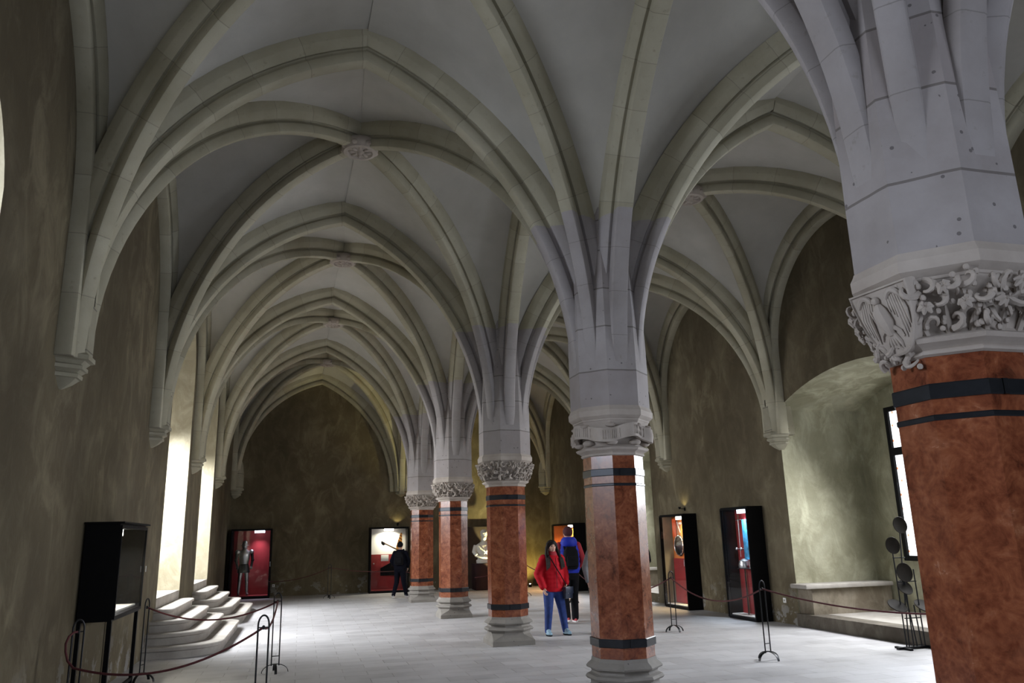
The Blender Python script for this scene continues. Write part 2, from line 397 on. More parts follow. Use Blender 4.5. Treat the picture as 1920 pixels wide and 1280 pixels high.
def window(n, x, out, y0, y1, z0, z1, mull, trans):
    w = 0.09
    bm = BM(); xa, xb = sorted((x, x - out * 0.10))
    for a, b in ((y0, y0 + w), (y1 - w, y1)): box(bm, xa, xb, a, b, z0, z1, 0.008)
    for a, b in ((z0, z0 + w), (z1 - w, z1)): box(bm, xa, xb, y0 + w, y1 - w, a, b, 0.008)
    for i in range(1, mull + 1):
        ym = y0 + (y1 - y0) * i / (mull + 1); box(bm, xa, xb, ym - 0.045, ym + 0.045, z0 + w, z1 - w)
    for zt in trans: box(bm, xa, xb, y0 + w, y1 - w, zt - 0.07, zt + 0.07)
    fr = tag(finish('window_%d' % n, bm, M_BLACK), kind='structure')
    ys = [y0 + (y1 - y0) * i / (mull + 1) for i in range(mull + 2)]; zs = [z0] + list(trans) + [z1]
    for ya, yb in zip(ys, ys[1:]):
        for za, zb in zip(zs, zs[1:]):
            bm = BM(); p, q = sorted((x - out * 0.03, x - out * 0.05)); box(bm, p, q, ya + 0.03, yb - 0.03, za + 0.03, zb - 0.03)
            finish('pane', bm, M_PANE, fr, smooth=False)
window(1, XL - 1.68, -1, 3.95, 6.2, 1.9, 4.9, 1, (3.6,))
window(2, XL - 1.68, -1, 15.3, 17.5, 1.8, 4.55, 1, (3.7,))
window(3, XL - 1.68, -1, 20.3, 22.5, 1.8, 4.55, 1, (3.7,))
window(4, XR + 1.78, 1, 4.8, 7.3, 1.12, 3.92, 1, (3.08,))
window(5, XR + 1.78, 1, 9.75, 12.42, 1.12, 3.92, 1, (3.08,))
window(6, XR + 1.78, 1, 19.8, 22.1, 1.12, 3.92, 1, (3.08,))

# ------------------------------------------------------------------ the vaults
class Arc:
    """half an arch: from springing point A towards B, tangent vertical at the springing"""
    D = 0.36
    def __init__(s, A, B, x0, z0, zEnd, stilt=None, n=26, D=None):
        s.A = Vector((A[0], A[1], 0)); d = Vector((B[0] - A[0], B[1] - A[1], 0)); s.L = d.length; s.d = d.normalized()
        if D: s.D = D
        L, H = s.L - x0, zEnd - z0; R = (L * L + H * H) / (2 * L); c = x0 + R
        t1 = math.atan2(H, c - s.L) if c > s.L else math.atan2(H, c - s.L)
        s.so, s.no = [], []
        if stilt is not None and stilt < z0:
            s.so.append((x0, stilt)); s.no.append((-1.0, 0.0))
        for i in range(n + 1):
            t = t1 * i / n
            s.so.append((c - R * math.cos(t), z0 + R * math.sin(t))); s.no.append((-math.cos(t), math.sin(t)))
        s.lat = s.d.cross(Vector((0, 0, 1)))
    def pt(s, i, h, lat=0.0):
        r, z = s.so[i]; a, b = s.no[i]
        p = s.A + s.d * (r + a * h) + s.lat * lat; p.z = z + b * h; return p
    def web(s, m=18):
        P = [s.pt(i, s.D) for i in range(len(s.so))]
        P[-1] = P[-1].copy(); e = s.A + s.d * s.L; P[-1].x, P[-1].y = e.x, e.y
        ln = [0]
        for a, b in zip(P, P[1:]): ln.append(ln[-1] + (b - a).length)
        out = []; j = 0
        for k in range(m + 1):
            t = ln[-1] * k / m
            while j < len(P) - 2 and ln[j + 1] < t: j += 1
            u = (t - ln[j]) / max(1e-6, ln[j + 1] - ln[j]); out.append(P[j].lerp(P[j + 1], min(1, max(0, u))))
        return out
PROF = [(0.172, 0.42), (0.172, 0.285), (0.165, 0.27), (0.120, 0.188), (0.106, 0.178), (0.056, 0.192), (0.046, 0.176),
        (0.050, 0.155), (0.090, 0.128), (0.098, 0.115), (0.098, 0.03), (0.088, 0.010), (0.065, 0.0)]
def rib(name, arc, parent, scale=1.0, shift=0.0, mat=None, miter=True):
    prof = PROF + [(-a, h) for a, h in PROF[::-1]]
    bm = BM(); uvl = bm.loops.layers.uv.new('UVMap')
    n = len(arc.so); acc = 0.0; us = []
    for i in range(n):
        if i: acc += (arc.pt(i, 0) - arc.pt(i - 1, 0)).length
        us.append(acc)
    rings = []
    for i in range(n):
        r = []
        for a, h in prof:
            p = arc.pt(i, h, a * scale + shift)
            if i == n - 1 and miter:      # keep the joint at the crown upright
                q = arc.A + arc.d * arc.L; dd = (q - p); dd.z = 0
                k = dd.dot(arc.d); tz = arc.no[i]; 
                p = p + arc.d * k + Vector((0, 0, k * (-tz[0] / max(0.2, tz[1]))))
            r.append(bm.verts.new(p))
        rings.append(r)
    m = len(prof)
    for i in range(n - 1):
        for j in range(m):
            k = (j + 1) % m
            f = bm.faces.new((rings[i][j], rings[i][k], rings[i + 1][k], rings[i + 1][j]))
            for l, (uu, vv) in zip(f.loops, ((us[i], j), (us[i], j + 1), (us[i + 1], j + 1), (us[i + 1], j))): l[uvl].uv = (uu, vv / m)
    bm.faces.new(rings[0]); bm.faces.new(rings[-1][::-1])
    return finish(name, bm, mat or M_RIB, parent, ang=32)

bmW = BM()
def web(bm, c1, c2, mid_bulge=0.05, k=8):
    rows = []
    for i, (a, b) in enumerate(zip(c1, c2)):
        row = []
        for j in range(k + 1):
            s = j / k; p = a.lerp(b, s)
            p.z += mid_bulge * 4 * s * (1 - s) * math.sin(PI * i / (len(c1) - 1) * 0.5) * 1.0
            row.append(bm.verts.new(p))
        rows.append(row)
    for r0, r1 in zip(rows, rows[1:]):
        for j in range(k):
            try: bm.faces.new((r0[j], r0[j + 1], r1[j + 1], r1[j]))
            except ValueError: pass

RIBS = []
def Y(k): return cy(k) if k < 6 else YW - 0.02
ZT_L, ZB_L, ZA, ZW_L = 7.23, 7.42, 7.30, 7.35
ZT_R, ZB_R, ZW_R = 7.06, 7.15, 7.10
XTL = 0.535; XTR = 6.0
cache = {}
def T(k, side, fromcol):
    key = ('T', k, side, fromcol)
    if key not in cache:
        yk = Y(k)
        if side < 0:
            a = Arc((XC, yk), (XTL, yk), 0.416, 3.4, ZT_L) if fromcol else Arc((XL, yk), (XTL, yk), 0.18, 3.8, ZT_L, 3.5)
        else:
            a = Arc((XC, yk), (XTR, yk), 0.416, 3.5, ZT_R) if fromcol else Arc((XR, yk), (XTR, yk), 0.18, 3.6, ZT_R, 3.5)
        cache[key] = a; RIBS.append(('transverse_rib', a, 1.0, 0.0 if k < 6 else 0.0))
    return cache[key]
def ARC(k, up):      # arcade arch between columns, from column k towards k+1 (up) or k-1
    key = ('A', k, up)
    if key not in cache:
        o = k + 1 if up else k - 1; ym = (Y(k) + Y(o)) / 2
        a = Arc((XC, Y(k)), (XC, ym), 0.416 if k < 6 else 0.25, 3.4, ZA, None if k < 6 else 3.3)
        cache[key] = a; RIBS.append(('arcade_rib', a, 1.0, 0.0))
    return cache[key]
bosses = []
for k in range(0, 6):
    y0, y1 = Y(k), Y(k + 1); ym = (y0 + y1) / 2
    for side, XWL, XB, ZB, ZW in ((-1, XL, XBL, ZB_L, ZW_L), (1, XR, XBR, ZB_R, ZW_R)):
        B = (XB, ym)
        dC0 = Arc((XC, y0), B, 0.416, 3.5, ZB); dC1 = Arc((XC, y1), B, 0.416 if k < 5 else 0.28, 3.5, ZB, None if k < 5 else 3.4)
        dW0 = Arc((XWL, y0), B, 0.25, 3.6, ZB, 3.5); dW1 = Arc((XWL, y1), B, 0.25, 3.6, ZB, 3.5)
        for d in (dC0, dC1, dW0, dW1): RIBS.append(('diagonal_rib', d, 0.82, 0.0))
        w0 = Arc((XWL, y0), (XWL, ym), 0.3, 5.0, ZW, 3.5); w1 = Arc((XWL, y1), (XWL, ym), 0.3, 5.0, ZW, 3.5)
        sh = 0.06
        RIBS.append(('wall_rib', w0, 1.0, -side * sh)); RIBS.append(('wall_rib', w1, 1.0, side * sh))
        t0c, t0w, t1c, t1w = T(k, side, True), T(k, side, False), T(k + 1, side, True), T(k + 1, side, False)
        a0, a1 = ARC(k, True), ARC(k + 1, False)
        for c1, c2 in ((t0c, dC0), (t0w, dW0), (t1c, dC1), (t1w, dW1), (a0, dC0), (a1, dC1), (w0, dW0), (w1, dW1)):
            web(bmW, c1.web(), c2.web())
        bosses.append((XB, ym, ZB, k, side))
bmesh.ops.remove_doubles(bmW, verts=bmW.verts, dist=0.002)
CEIL = tag(finish('ceiling', bmW, M_WEB, ang=28), kind='structure')
for nm, a, sc, sh in RIBS: rib(nm, a, CEIL, sc, sh, M_RIBC if abs(a.A.x - XC) < 0.01 and a.A.y < YW - 1 else M_RIB)
# closing slab above the vaults so no sky leaks in
bm = BM(); box(bm, XL - 2.2, XR + 2.2, YN - 0.4, YW + 0.4, ZTOP, ZTOP + 0.2)
finish('roof_slab', bm, M_WEB, CEIL, smooth=False)

ordn = ['behind the first', 'first', 'second', 'third', 'fourth', 'farthest']
def boss_mesh():
    bm = BM(); n = 32
    prof = [(0.10, 0.16), (0.24, 0.14), (0.27, 0.10), (0.27, 0.02), (0.24, -0.03), (0.19, -0.04), (0.17, -0.01), (0.06, -0.02), (0.03, -0.045)]
    loft(bm, [ring(r, r, z, n) for r, z in prof])
    for i in range(8):
        a = 2 * PI * i / 8
        ball(bm, (0.12 * math.cos(a), 0.12 * math.sin(a), -0.02), 0.05, (1.1, 0.6, 0.5), 8, 6, Matrix.Rotation(a, 3, 'Z').to_euler())
        ball(bm, (0.245 * math.cos(a + .4), 0.245 * math.sin(a + .4), 0.03), 0.055, (1, 0.9, 0.8), 8, 6)
    ball(bm, (0, 0, -0.03), 0.045, (1, 1, .7), 10, 6)
    return finish('keystone_boss', bm, M_CAP)
bp_ = boss_mesh(); first = True
for (x, y, z, k, side) in bosses:
    o = bp_ if first else bp_.copy()
    if not first: COL.objects.link(o)
    first = False
    o.location = (x, y, z - 0.02)
    nave = 'left' if side < 0 else 'right'
    tag(o, 'round carved keystone boss in the %s aisle vault, %s bay from the viewer' % (nave, ['nearest', 'second', 'third', 'fourth', 'fifth', 'farthest'][k]), 'keystone', 'carved keystone bosses of the vault')

# ------------------------------------------------------------------ columns
def swell(bm, prof, n=8):
    loft(bm, [octa(ap, z) for ap, z in prof])
def leaf_lump(bm, o, tx, nz, s, rnd):
    """a curled foliage lobe: short tapering curl and knobs; o origin, tx along the face, nz outward"""
    z = Vector((0, 0, 1)); ph = rnd.uniform(0, 6.28); sg = rnd.choice((-1, 1))
    pts = []; rr = []
    for i in range(9):
        t = i / 8; a = sg * (ph + 4.2 * t); rad = s * (0.95 - 0.75 * t)
        pts.append(o + tx * (rad * math.cos(a)) + z * (rad * math.sin(a)) + nz * (0.012 + 0.05 * math.sin(t * PI))); rr.append(s * 0.34 * (1.05 - 0.7 * t))
    tube(bm, pts, rr, 6)
    for i in range(3):
        a = rnd.uniform(0, 6.28)
        ball(bm, o + tx * s * 0.9 * math.cos(a) + z * s * 0.9 * math.sin(a) + nz * 0.025, s * 0.33, (1, 0.8, 1.0), 6, 5)
CAP0, CAP1 = 2.66, 2.93
def foliage(bm, faces, seed):
    rnd = random.Random(seed)
    for i in faces:
        a = 2 * PI * i / 8 + PI / 4
        nz = Vector((math.cos(a), math.sin(a), 0)); tx = Vector((-nz.y, nz.x, 0))
        for row, (zz, ap) in enumerate(((2.73, 0.345), (2.83, 0.39), (2.90, 0.425))):
            for c in range(4):
                o = nz * ap + tx * ((c - 1.5 + (row % 2) * 0.4 - 0.2) * 0.088 + rnd.uniform(-.015, .015)); o.z = zz + rnd.uniform(-.02, .02)
                leaf_lump(bm, o, tx, nz, rnd.uniform(0.042, 0.062), rnd)
        for c, zz in ((-0.62, 2.80), (0.62, 2.80), (0.0, 2.885)):      # broad five-lobed leaves
            ap = 0.37 + (zz - 2.73) * 0.42; o = nz * (ap + 0.035) + tx * c * 0.14; o.z = zz
            rot = rnd.uniform(-0.6, 0.6)
            for q in range(5):
                aa = rot + (q - 2) * 0.75 - PI / 2; L = 0.040 if q in (1, 2, 3) else 0.030
                dv = tx * math.cos(aa) + Vector((0, 0, 1)) * math.sin(aa)
                tube(bm, [o - nz * 0.01, o + dv * L * 0.6 + nz * 0.018, o + dv * L * 1.25 + nz * 0.006], [0.012, 0.020, 0.006], 6)
            ball(bm, o + nz * 0.012, 0.016, (1, 1, 1), 6, 5)
        for c in (-1, 0, 1):
            o = nz * 0.33 + tx * c * 0.10
            tube(bm, [Vector((o.x, o.y, 2.66)), Vector((o.x, o.y, 2.72)) + nz * 0.02 + tx * 0.02 * c, Vector((o.x, o.y, 2.80)) + nz * 0.06 + tx * 0.05 * c], [0.016, 0.018, 0.008], 6)
def column(kind, seed):
    root = thing('column', '', 'column')
    # square plinth with a sloping shoulder that turns into the octagon
    bm = BM(); h = 0.356
    sq = lambda s, z: [(s * (1 if (PI / 8 + i * PI / 4) % (2 * PI) < PI / 2 or (PI / 8 + i * PI / 4) % (2 * PI) > 1.5 * PI else -1),
                        s * (1 if (PI / 8 + i * PI / 4) % (2 * PI) < PI else -1), z) for i in range(8)]
    def blend(s, z, t):
        A = sq(s, z); O = octa(s, z)
        return [tuple(A[i][c] * (1 - t) + O[i][c] * t for c in range(3)) for i in range(8)]
    corner = lambda s, z, cut: [p for sx, sy, fl in ((1, 1, 0), (-1, 1, 1), (-1, -1, 0), (1, -1, 1)) for p in
        ([(sx * s, sy * (s - cut), z), (sx * (s - cut), sy * s, z)] if not fl else [(sx * (s - cut), sy * s, z), (sx * s, sy * (s - cut), z)])]
    loft(bm, [corner(h, 0, 0.004), corner(h, 0.075, 0.004), corner(0.352, 0.08, 0.006), corner(0.335, 0.115, 0.05), corner(0.325, 0.17, 0.15), corner(0.335, 0.215, 0.19)])
    finish('plinth', bm, M_BASE, root, ang=25)
    bm = BM(); swell(bm, [(0.33, 0.215), (0.372, 0.222), (0.388, 0.245), (0.372, 0.27), (0.335, 0.285), (0.325, 0.305), (0.34, 0.325), (0.372, 0.335), (0.378, 0.352), (0.36, 0.375), (0.325, 0.405), (0.318, 0.44), (0.30, 0.442)])
    finish('base', bm, M_BASE, root, ang=25)
    bm = BM(); swell(bm, [(0.312, 0.40), (0.312, 2.60)]); finish('shaft', bm, M_MARBLE, root, smooth=False)
    for z0, z1, ap in ((2.335, 2.415, 0.322), (2.225, 2.255, 0.319), (0.555, 0.64, 0.328)):
        bm = BM(); swell(bm, [(ap - 0.004, z0), (ap, z0 + 0.006), (ap, z1 - 0.006), (ap - 0.004, z1)])
        if z1 - z0 > 0.05:
            for i in range(8):
                a = 2 * PI * i / 8 + PI / 4
            box(bm, -0.05, -0.02, -ap - 0.006, -ap + 0.01, z0, z1)
        finish('iron_band', bm, M_BAND, root, smooth=False)
    bm = BM(); swell(bm, [(0.315, 2.555), (0.332, 2.565), (0.334, 2.578), (0.325, 2.588), (0.338, 2.60), (0.372, 2.618), (0.385, 2.64), (0.365, 2.652), (0.335, 2.662), (0.32, 2.68)])
    finish('necking', bm, M_CAP, root, ang=20)
    bm = BM(); swell(bm, [(0.315, 2.65), (0.318, 2.72), (0.335, 2.80), (0.375, 2.88), (0.405, 2.95)])
    finish('bell', bm, M_CAP, root, ang=20)
    bm = BM(); swell(bm, [(0.39, 2.93), (0.405, 2.94), (0.407, 2.955), (0.42, 2.965), (0.445, 2.99), (0.448, 3.05), (0.432, 3.08), (0.425, 3.10), (0.42, 3.10)])
    finish('abacus', bm, M_CAP, root, ang=20)
    bm = BM(); swell(bm, [(0.421, 3.09), (0.421, 3.48), (0.419, 3.8), (0.41, 4.2), (0.395, 4.7), (0.385, 5.0), (0.395, 5.25), (0.43, 5.45)])
    finish('pier', bm, M_PIER, root, smooth=False)
    if kind == 'leaf':
        bm = BM(); foliage(bm, range(8), seed); finish('carved_foliage', bm, M_CAP, root)
    elif kind == 'ribbon':
        ribbon(root)
    else:
        bm = BM(); foliage(bm, [i for i in range(8) if i != 3], seed); finish('carved_foliage', bm, M_CAP, root)
        shield(root)
    return root
def ribbon(root):
    """a wavy stone banderole wrapped round the bell, with worn upright strokes in relief"""
    bm = BM(); n = 160; rows = []
    for i in range(n + 1):
        a = 2 * PI * i / n; 
        w = 0.030 * math.sin(4 * a + 0.6) ; fold = 0.03 * math.sin(8 * a + 0.4)
        R = 0.40 + fold
        c = 2.80 + w; hh = 0.075
        rows.append([(R * math.cos(a) * 1.0, R * math.sin(a), c - hh), ((R + 0.045) * math.cos(a), (R + 0.045) * math.sin(a), c - hh), ((R + 0.055) * math.cos(a), (R + 0.055) * math.sin(a), c), ((R + 0.045) * math.cos(a), (R + 0.045) * math.sin(a), c + hh), (R * math.cos(a), R * math.sin(a), c + hh)])
    loft(bm, rows, False, False)
    o = finish('banderole', bm, M_CAP, root, ang=50)
    bm = BM()
    for s in (3, 4, 5, 6):
        a0 = s * PI / 4 + 0.2
        for t in range(9):
            if t in (3, 7): continue
            a = a0 + t * 0.052; R = 0.40 + 0.03 * math.sin(8 * a + 0.4) + 0.054; c = 2.80 + 0.030 * math.sin(4 * a + 0.6)
            tube(bm, [Vector((R * math.cos(a), R * math.sin(a), c - 0.048)), Vector((R * math.cos(a), R * math.sin(a), c + 0.048))], 0.0045, 5)
    finish('relief_strokes', bm, M_CAP, o)
    bm = BM()
    for i in range(8):
        a = 2 * PI * i / 8 + PI / 8
        ball(bm, (0.40 * math.cos(a), 0.40 * math.sin(a), 2.885), 0.06, (1.0, 1.0, 0.42), 10, 6)
        ball(bm, (0.36 * math.cos(a), 0.36 * math.sin(a), 2.70), 0.07, (1, 1, 0.5), 10, 6)
    finish('banderole_fold', bm, M_CAP, root)
def shield(root):
    """heraldic shield with an eagle in low relief on the face towards -X-Y"""
    a = -PI + 0.12
    nz = Vector((math.cos(a), math.sin(a), 0)); tx = Vector((nz.y, -nz.x, 0)) * -1; up = Vector((0, 0, 1))
    tilt = (up * 0.96 + nz * 0.28).normalized(); nrm = tx.cross(tilt); 
    if nrm.dot(nz) < 0: nrm = -nrm
    o = nz * 0.425 + Vector((0, 0, 2.795))
    outl = []
    for t in range(9): outl.append((-0.17 + 0.34 * t / 8, 0.155))
    for t in range(1, 15):
        s = t / 14; outl.append((0.17 * math.cos(s * PI / 2) ** 0.75 if s < 1 else 0.0, 0.155 - 0.36 * math.sin(s * PI / 2) ** 1.25 if s > .0 else .155))
    for t in range(13, 0, -1):
        x, y = outl[9 + t - 1]; outl.append((-x, y))
    def ringat(s, d): return [o + tx * (x * s * 1.12) + tilt * (((y + 0.02) * s - 0.02) * 1.05) + nrm * d for x, y in outl]
    bm = BM(); loft(bm, [ringat(0.96, -0.05), ringat(1.0, -0.02), ringat(1.0, 0.03), ringat(0.95, 0.036), ringat(0.92, 0.026), ringat(0.5, 0.026)])
    sh = finish('shield', bm, M_CAP, root, ang=30)
    o = o * 1.0
    bm = BM()
    def P(x, y, d=0.03): return o + tx * x + tilt * y + nrm * d
    tube(bm, [P(0.0, -0.10), P(-0.005, -0.03, .035), P(-0.015, 0.04, .04), P(-0.02, 0.075, .034)], [0.02, 0.045, 0.04, 0.018], 8)     # body
    ball(bm, P(-0.025, 0.098, .034), 0.024, (1, 1, 1), 8, 6); tube(bm, [P(-0.04, 0.105), P(-0.07, 0.10), P(-0.078, 0.088)], [0.012, 0.008, 0.003], 6)   # head, beak
    for sg in (-1, 1):
        for q in range(7):      # raised wing: upright flight feathers hanging from a curled shoulder
            x = 0.045 + 0.0155 * q; top = 0.075 + 0.05 * math.sin(PI * (q + 1) / 8); bot = 0.02 - 0.018 * q if q < 3 else -0.13 + 0.022 * (q - 3) 
            tube(bm, [P(sg * x * 0.9, top, .030), P(sg * x, (top + bot) / 2, .036), P(sg * (x - 0.006), bot, .03)], [0.009, 0.0105, 0.004], 6)
        pts = [P(sg * (0.045 + 0.095 * t), 0.075 + 0.055 * math.sin(PI * (0.1 + 0.85 * t)), .040) for t in [i / 8 for i in range(9)]]
        tube(bm, pts, [0.010, .013, .015, .016, .016, .016, .015, .013, .009], 7)
        tube(bm, [P(sg * 0.025, -0.06), P(sg * 0.06, -0.09), P(sg * 0.07, -0.12)], [0.014, 0.01, 0.006], 6)
    for q in range(-2, 3): tube(bm, [P(0.006 * q, -0.09), P(0.018 * q, -0.14), P(0.022 * q, -0.175)], [0.012, 0.012, 0.004], 6)
    finish('eagle_relief', bm, M_CAP, sh)
    rnd = random.Random(4); bm = BM()
    for q in range(9): leaf_lump(bm, o + tx * rnd.uniform(-0.16, 0.08) * 1.1 + tilt * rnd.uniform(-0.26, -0.16) - nrm * 0.03, tx, nrm, 0.05, rnd)
    finish('shield_scroll', bm, M_CAP, sh)

CL = {0: 'red marble octagonal column outside the view behind the viewer',
      1: 'huge nearest red marble column at right with an eagle shield on its capital',
      2: 'second red marble column with a wavy banderole carved round its capital',
      3: 'middle red marble column with a leafy capital, just left of the woman in red',
      4: 'fourth red marble column with a leafy capital, just right of the farthest one',
      5: 'farthest and smallest red marble column, beside the bright halberd showcase'}
leafcol = column('leaf', 11)
for k in (3, 4, 5):
    c = leafcol if k == 3 else copy_tree(leafcol)
    c.location = (XC, cy(k), 0); tag(c, CL[k], 'column', 'red marble columns of the hall')
c2 = column('ribbon', 3); c2.location = (XC, cy(2), 0); tag(c2, CL[2], 'column', 'red marble columns of the hall')
c1 = column('shield', 5); c1.location = (XC, cy(1), 0); tag(c1, CL[1], 'column', 'red marble columns of the hall')

# ------------------------------------------------------------------ corbels under the wall springings
def corbel_mesh(w=0.27, p=0.25, full=1.0):
    """half-octagonal bracket in local coords: wall plane x=0, projects +x"""
    bm = BM()
    def half(hw, pr, z): return [(-0.06, -hw, z), (0.0, -hw, z), (pr, -hw * 0.45, z), (pr, hw * 0.45, z), (0.0, hw, z), (-0.06, hw, z)]
    seq = [(0.03, 0.02, 3.22), (0.11, 0.10, 3.27), (0.17, 0.15, 3.32), (0.20, 0.17, 3.325), (0.20, 0.175, 3.36), (0.185, 0.16, 3.375), (0.22, 0.19, 3.40), (0.235, 0.21, 3.405), (0.235, 0.21, 3.44), (0.215, 0.19, 3.455), (0.25, 0.225, 3.49), (0.285, 0.262, 3.50), (0.285, 0.262, 3.545), (0.26, 0.235, 3.57), (0.26, 0.235, 4.05), (0.22, 0.19, 4.35), (0.10, 0.12, 4.7)]
    loft(bm, [half(a, b, z) for a, b, z in seq])
    return bm
def corbel(x, y, rz, label):
    root = finish('corbel', corbel_mesh(), M_CORB, None, ang=25)
    root.location = (x, y, 0); root.rotation_euler = (0, 0, rz)
    return tag(root, label, 'corbel', 'stone corbels carrying the vault ribs')
WH = ['nearest behind the viewer', 'on the left wall beside the viewer', 'largest in view, high on the bare left wall', 'on the left wall just before the nearer stair niche', 'on the left wall between the two stair niches', 'on the left wall beyond the farther stair niche']
for k in range(1, 6):
    corbel(XL, cy(k), 0, 'moulded stone corbel, ' + WH[k])
WR = ['', 'beside the viewer', 'hidden behind the nearest column', 'just left of the big arched window niche', 'above the showcase with the orange glow', 'hidden behind the second column']
for k in range(1, 6):
    corbel(XR, cy(k), PI, 'moulded stone corbel on the right wall, ' + WR[k])
corbel(XL + 0.12, YW, -PI / 2, 'moulded stone corbel in the left far corner above the armour showcase')
corbel(XC, YW, -PI / 2, 'wide moulded stone corbel on the far wall behind the farthest column')
corbel(XR - 0.12, YW, -PI / 2, 'moulded stone corbel in the right far corner of the hall')

# ------------------------------------------------------------------ stairs into the left niches
def stair(y_mid, label):
    root = thing('stone_staircase', label, 'staircase', (XL, y_mid, 0))
    run, rise = 0.29, 0.17
    for k in range(4):
        dx = 1.17 - run * k; hl = 2.45 - 0.30 * k; r = min(0.75, dx * 0.85)
        out = [(-0.0, -hl), ]
        pts = [(0.0, -hl)]
        for i in range(11):
            a = -PI / 2 + PI / 2 * i / 10; pts.append((dx - r + r * math.cos(a), -hl + r + r * math.sin(a)))
        for i in range(11):
            a = PI / 2 * i / 10; pts.append((dx - r + r * math.cos(a), hl - r + r * math.sin(a)))
        pts.append((0.0, hl))
        z0, z1 = 0.0, rise * (k + 1)
        def off(d): 
            return [(max(0, x - (d if x > 0.02 else 0)), y * (1 - d / hl)) for x, y in pts]
        bm = BM()
        loft(bm, [[(x, y, z0 if k == 0 else rise * k - 0.005) for x, y in off(0.035)], [(x, y, z1 - 0.065) for x, y in off(0.03)], [(x, y, z1 - 0.05) for x, y in off(0.004)], [(x, y, z1 - 0.012) for x, y in off(0.0)], [(x, y, z1) for x, y in off(0.012)]])
        finish('step', bm, M_STEP, root, ang=30)
    for k in (4, 5):
        x1 = min(1.17 - run * k, -0.003)
        bm = BM(); box(bm, -1.62, x1, -1.345, 1.345 if k == 4 else 0.2, 0.602 if k == 4 else rise * k, rise * (k + 1), 0.015)
        finish('step', bm, M_STEP, root)
    return root
stair(16.4, 'rounded stone staircase climbing into the nearer left window niche')
stair(21.4, 'rounded stone staircase climbing into the farther left window niche')

# benches in the right niches
def bench(x, y, label, flip=1, length=1.72):
    root = thing('stone_bench', label, 'bench', (x, y, 0.22))
    bm = BM(); box(bm, 0.02, length, -0.42 * flip if flip > 0 else 0, 0 if flip > 0 else 0.42, 0, 0.45); finish('block', bm, M_DADO, root)
    bm = BM(); box(bm, -0.14, length, -0.50 * flip if flip > 0 else 0, 0 if flip > 0 else 0.50, 0.45, 0.525, 0.02); finish('seat_slab', bm, M_STEP, root)
    return root
bench(XR, 13.325, 'stone bench along the far side of the big arched window niche')
bench(XR, 8.955, 'stone bench along the near side of the big arched window niche', -1)
bench(XR, 22.595, 'stone bench inside the distant right window niche, seen past the second column')
# raised kerb in front of the niche platform
bm = BM(); box(bm, XR - 0.06, XR + 0.3, 8.95, 13.33, 0.0, 0.222, 0.01); tag(finish('trim_1', bm, M_KERB), kind='structure')

# ------------------------------------------------------------------ rope stanchions and ropes
def stanchion_mesh():
    root = thing('rope_stanchion', '', 'stanchion')
    w, h = 0.05, 1.04
    path = [(-w, 0, 0.10), (-w, 0, h - 0.09)]
    for i in range(1, 12):
        a = PI - PI * i / 12; path.append((w * math.cos(a), 0, h - 0.09 + 0.09 * math.sin(a)))
    path += [(w, 0, h - 0.09), (w, 0, 0.10)]
    bm = BM(); tube(bm, path, 0.0085, 8); finish('post', bm, M_IRON, root)
    bm = BM(); tube(bm, [(-w, 0, 0.22), (w, 0, 0.22)], 0.006, 6); finish('crossbar', bm, M_IRON, root)
    bm = BM(); tube(bm, [(-w, 0, 0.93), (w, 0, 0.93)], 0.006, 6); ball(bm, (0, 0, 0.93), 0.016, (1, 1, 1.3), 8, 6); finish('rope_ring', bm, M_IRON, root)
    for rot in (0, PI / 2):
        pts = []
        for i in range(13):
            a = PI * i / 12; pts.append((0.17 * math.cos(a), 0.012 + 0.105 * math.sin(a)))
        rings = []
        bm = BM(); c, s = math.cos(rot), math.sin(rot)
        for x, z in pts:
            k = math.hypot(x / 0.17, (z - .012) / 0.105) or 1
            nx, nz = x / 0.17, (z - .012) / 0.105
            q = []
            for dy, dn in ((-0.017, 0), (0.017, 0), (0.017, 0.008), (-0.017, 0.008)):
                px, py, pz = x + nx * dn, dy, max(0.0, z + nz * dn)
                q.append((px * c - py * s, px * s + py * c, pz))
            rings.append(q)
        loft(bm, rings); finish('foot', bm, M_IRON, root, ang=50)
    return root
SD = [('near_wall', (-2.03, 8.75), 0.5, 'rope stanchion at the left wall in front of the black wall showcase'),
      ('near', (-0.31, 8.25), 0.15, 'nearest rope stanchion in the left aisle, with a dark red loop of rope'),
      ('mid', (-0.27, 11.8), 0.1, 'rope stanchion just behind the nearest left aisle one, on the bright floor'),
      ('hook', (-1.93, 11.75), 1.2, 'rope stanchion between the black wall showcase and the stairs'),
      ('far', (0.93, 26.2), 0.1, 'small distant rope stanchion before the far wall, left of the halberd showcase'),
      ('red', (6.53, 23.4), 0.1, 'distant rope stanchion behind the woman in red'),
      ('legs', (6.9, 20.2), 0.1, 'rope stanchion seen between the legs of the man in the blue vest'),
      ('rshow', (6.50, 13.5), 0.1, 'rope stanchion in front of the orange showcase on the right wall'),
      ('right', (6.20, 10.05), 0.25, 'rope stanchion at right standing alone on the bright floor, its top catching light'),
      ('hid', (7.5, 6.4), 0.2, 'rope stanchion hidden behind the nearest column at right')]
st0 = stanchion_mesh(); ST = {}
for i, (key, (x, y), rz, lab) in enumerate(SD):
    o = st0 if i == 0 else copy_tree(st0)
    o.location = (x, y, 0); o.rotation_euler = (0, 0, rz); tag(o, lab, 'stanchion', 'wrought iron rope stanchions')
    ST[key] = Vector((x, y, 0.93))
def rope(label, pts, r=0.011):
    bm = BM(); tube(bm, pts, r, 7); o = finish('barrier_rope', bm, M_ROPE)
    return tag(o, label, 'rope', 'dark red barrier ropes')
z3 = Vector((0, 0, 1))
_w = ST['near_wall']
